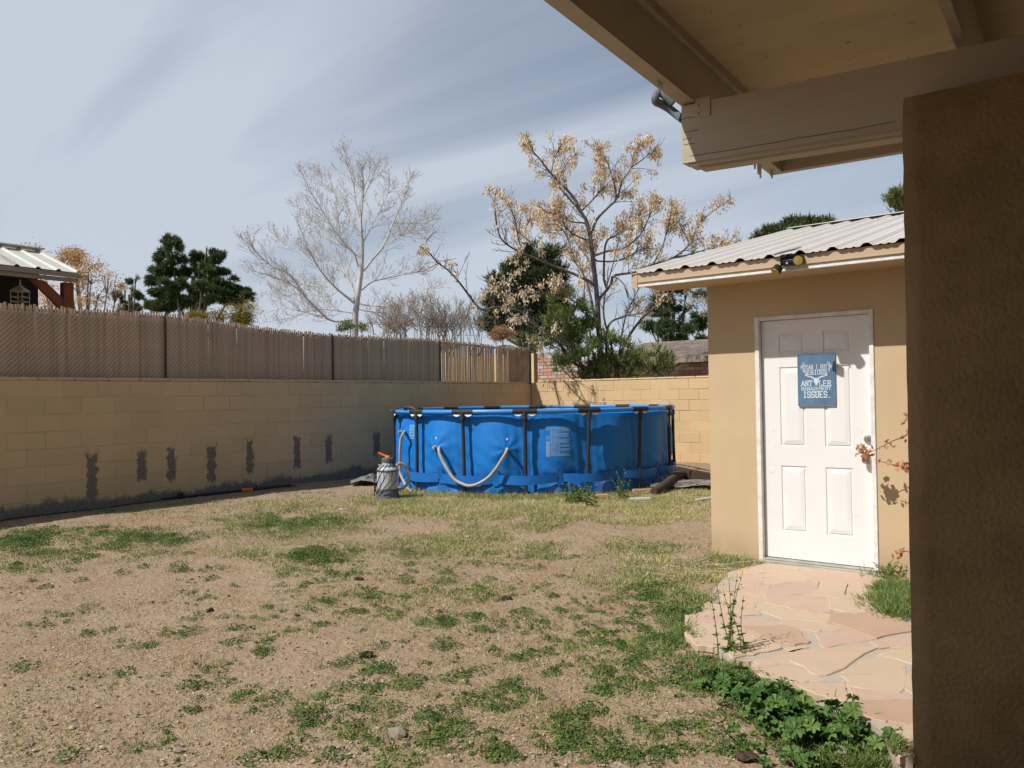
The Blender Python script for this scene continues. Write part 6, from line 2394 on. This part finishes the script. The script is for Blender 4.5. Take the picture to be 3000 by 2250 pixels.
# ---- mallow along the path edge: round, fan folded, lobed leaves on stalks
def mallow(name, label, centers, n, seed):
    r_ = np.random.default_rng(seed)
    o = thing(name, label, 'plant', (*centers[0][:2], .03))
    lf, st = MB(), MB()
    for _ in range(n):
        c = np.array(centers[r_.integers(len(centers))])
        p0 = np.r_[c[:2] + r_.normal(0, c[2] * .35, 2), 0]
        p0[2] = float(gz(p0[0], p0[1]))
        out = np.r_[r_.normal(0, 1, 2), 0]
        out = unit(out)
        hgt = r_.uniform(.02, .105) * (c[2] / .2)
        p1 = p0 + out * r_.uniform(.02, .11) + (0, 0, hgt)
        st.tube(spline([p0, p0 * .5 + p1 * .5 + (0, 0, .02), p1], 5), .0022, 4, cap=False)
        nrm = unit(out * r_.uniform(.1, .7) + (0, 0, 1.) + r_.normal(0, .2, 3))
        a = unit(np.cross(nrm, (0.3, 1, .1)))
        bb = np.cross(nrm, a)
        R_ = r_.uniform(.012, .043) * (c[2] / .2) ** .3
        m_ = 28
        ang = np.linspace(.18, 2 * np.pi - .18, m_) + r_.uniform(0, 6.28)
        lob = 1 + .13 * np.cos(np.arange(m_) * 2 * np.pi * 7 / (m_ - 1) + np.pi)
        fold = .16 * np.cos(np.arange(m_) * 2 * np.pi * 7 / (m_ - 1)) * R_
        V = [p1 - nrm * R_ * .18]
        for q in range(m_):
            V.append(p1 + (a * math.cos(ang[q]) + bb * math.sin(ang[q])) * R_ * lob[q] + nrm * fold[q])
        lf.add(V, [(0, q + 1, q + 2) for q in range(m_ - 1)], tint=float(np.clip(r_.normal(.5, .35), 0, 1)))
    st.build('stalks', l_mallow, o, kind='stuff')
    lf.build('leaves', l_mallow, o, kind='stuff')
    return o


def mc(x, y, s_):
    q = ground_at(x - 22, y + 30)
    return (q[0], q[1], s_)


mallow('mallow_plant', 'large leaved green mallow at the near edge of the flagstones', [mc(2330, 2080, .22), mc(2400, 2130, .24), mc(2470, 2120, .24), mc(2420, 2160, .2), mc(2360, 2120, .2), mc(2520, 2165, .2), mc(2290, 2070, .2)], 190, 61)
mallow('mallow_plant', 'mallow clump further up the path edge with smaller leaves', [mc(2190, 2000, .16), mc(2250, 2030, .18), mc(2300, 2050, .2), mc(2150, 1985, .14)], 120, 62)
mallow('mallow_seedling', 'single small mallow beside the long dark clod', [mc(2185, 2195, .10)], 6, 63)
mallow('mallow_seedling', 'lone mallow leaf on bare dirt left of the mallow clump', [mc(2165, 2130, .12)], 5, 64)
mallow('mallow_seedling', 'small mallow at the bottom edge between stones', [mc(2400, 2225, .13)], 14, 65)

# ---- dry bougainvillea sprays reaching in from behind the column
def spray(label, pts, m_seed, clusters, spread=.02):
    r_ = np.random.default_rng(m_seed)
    o = thing('bougainvillea_spray', label, 'vine', pts[0], 'dry vine sprays beside the door')
    q = spline(pts, 26)
    MB().tube(q, np.linspace(.005, .002, 26), 5).build('stem', mat('vine stem', (.22, .11, .06), rough=.9), o)
    lf = MB()
    for (t, n, s_) in clusters:
        c = q[int(t * 25)]
        p = c + r_.normal(0, s_, (n, 3))
        leaves(lf, p, r_.normal(0, 1, (n, 3)), r_.uniform(.03, .055, n), .034, np.clip(r_.normal(.5 if t < .8 else .85, .25, n), 0, 1), r_=r_)
    lf.build('bracts', l_red, o, kind='stuff')


VY = 6.42
def vp(x, y, Y=VY): return onY(x, y, Y)
spray('upper dry bougainvillea spray with orange bracts over the door knob', [vp(2680, 1235, 6.2), vp(2655, 1275), vp(2620, 1290), vp(2580, 1310), vp(2545, 1325), vp(2515, 1322)], 71, [(.15, 7, .02), (.3, 4, .015), (.5, 6, .018), (.62, 2, .01), (.86, 26, .028), (.95, 22, .026)])
spray('lower dry bougainvillea spray with red bracts at knob height', [vp(2690, 1372, 6.25), vp(2655, 1368), vp(2620, 1362), vp(2580, 1352), vp(2562, 1345)], 72, [(.3, 16, .026), (.45, 4, .012), (.6, 4, .014), (.85, 2, .012)])
spray('short topmost tuft of red bracts at the column edge', [vp(2680, 1205, 6.25), vp(2660, 1222), vp(2648, 1240)], 73, [(.35, 8, .022), (.8, 6, .018)])
spray('small withered spray low beside the door', [vp(2690, 1640, 6.35), vp(2665, 1618), vp(2640, 1616), vp(2630, 1625)], 74, [(.7, 8, .016), (.95, 9, .018)])
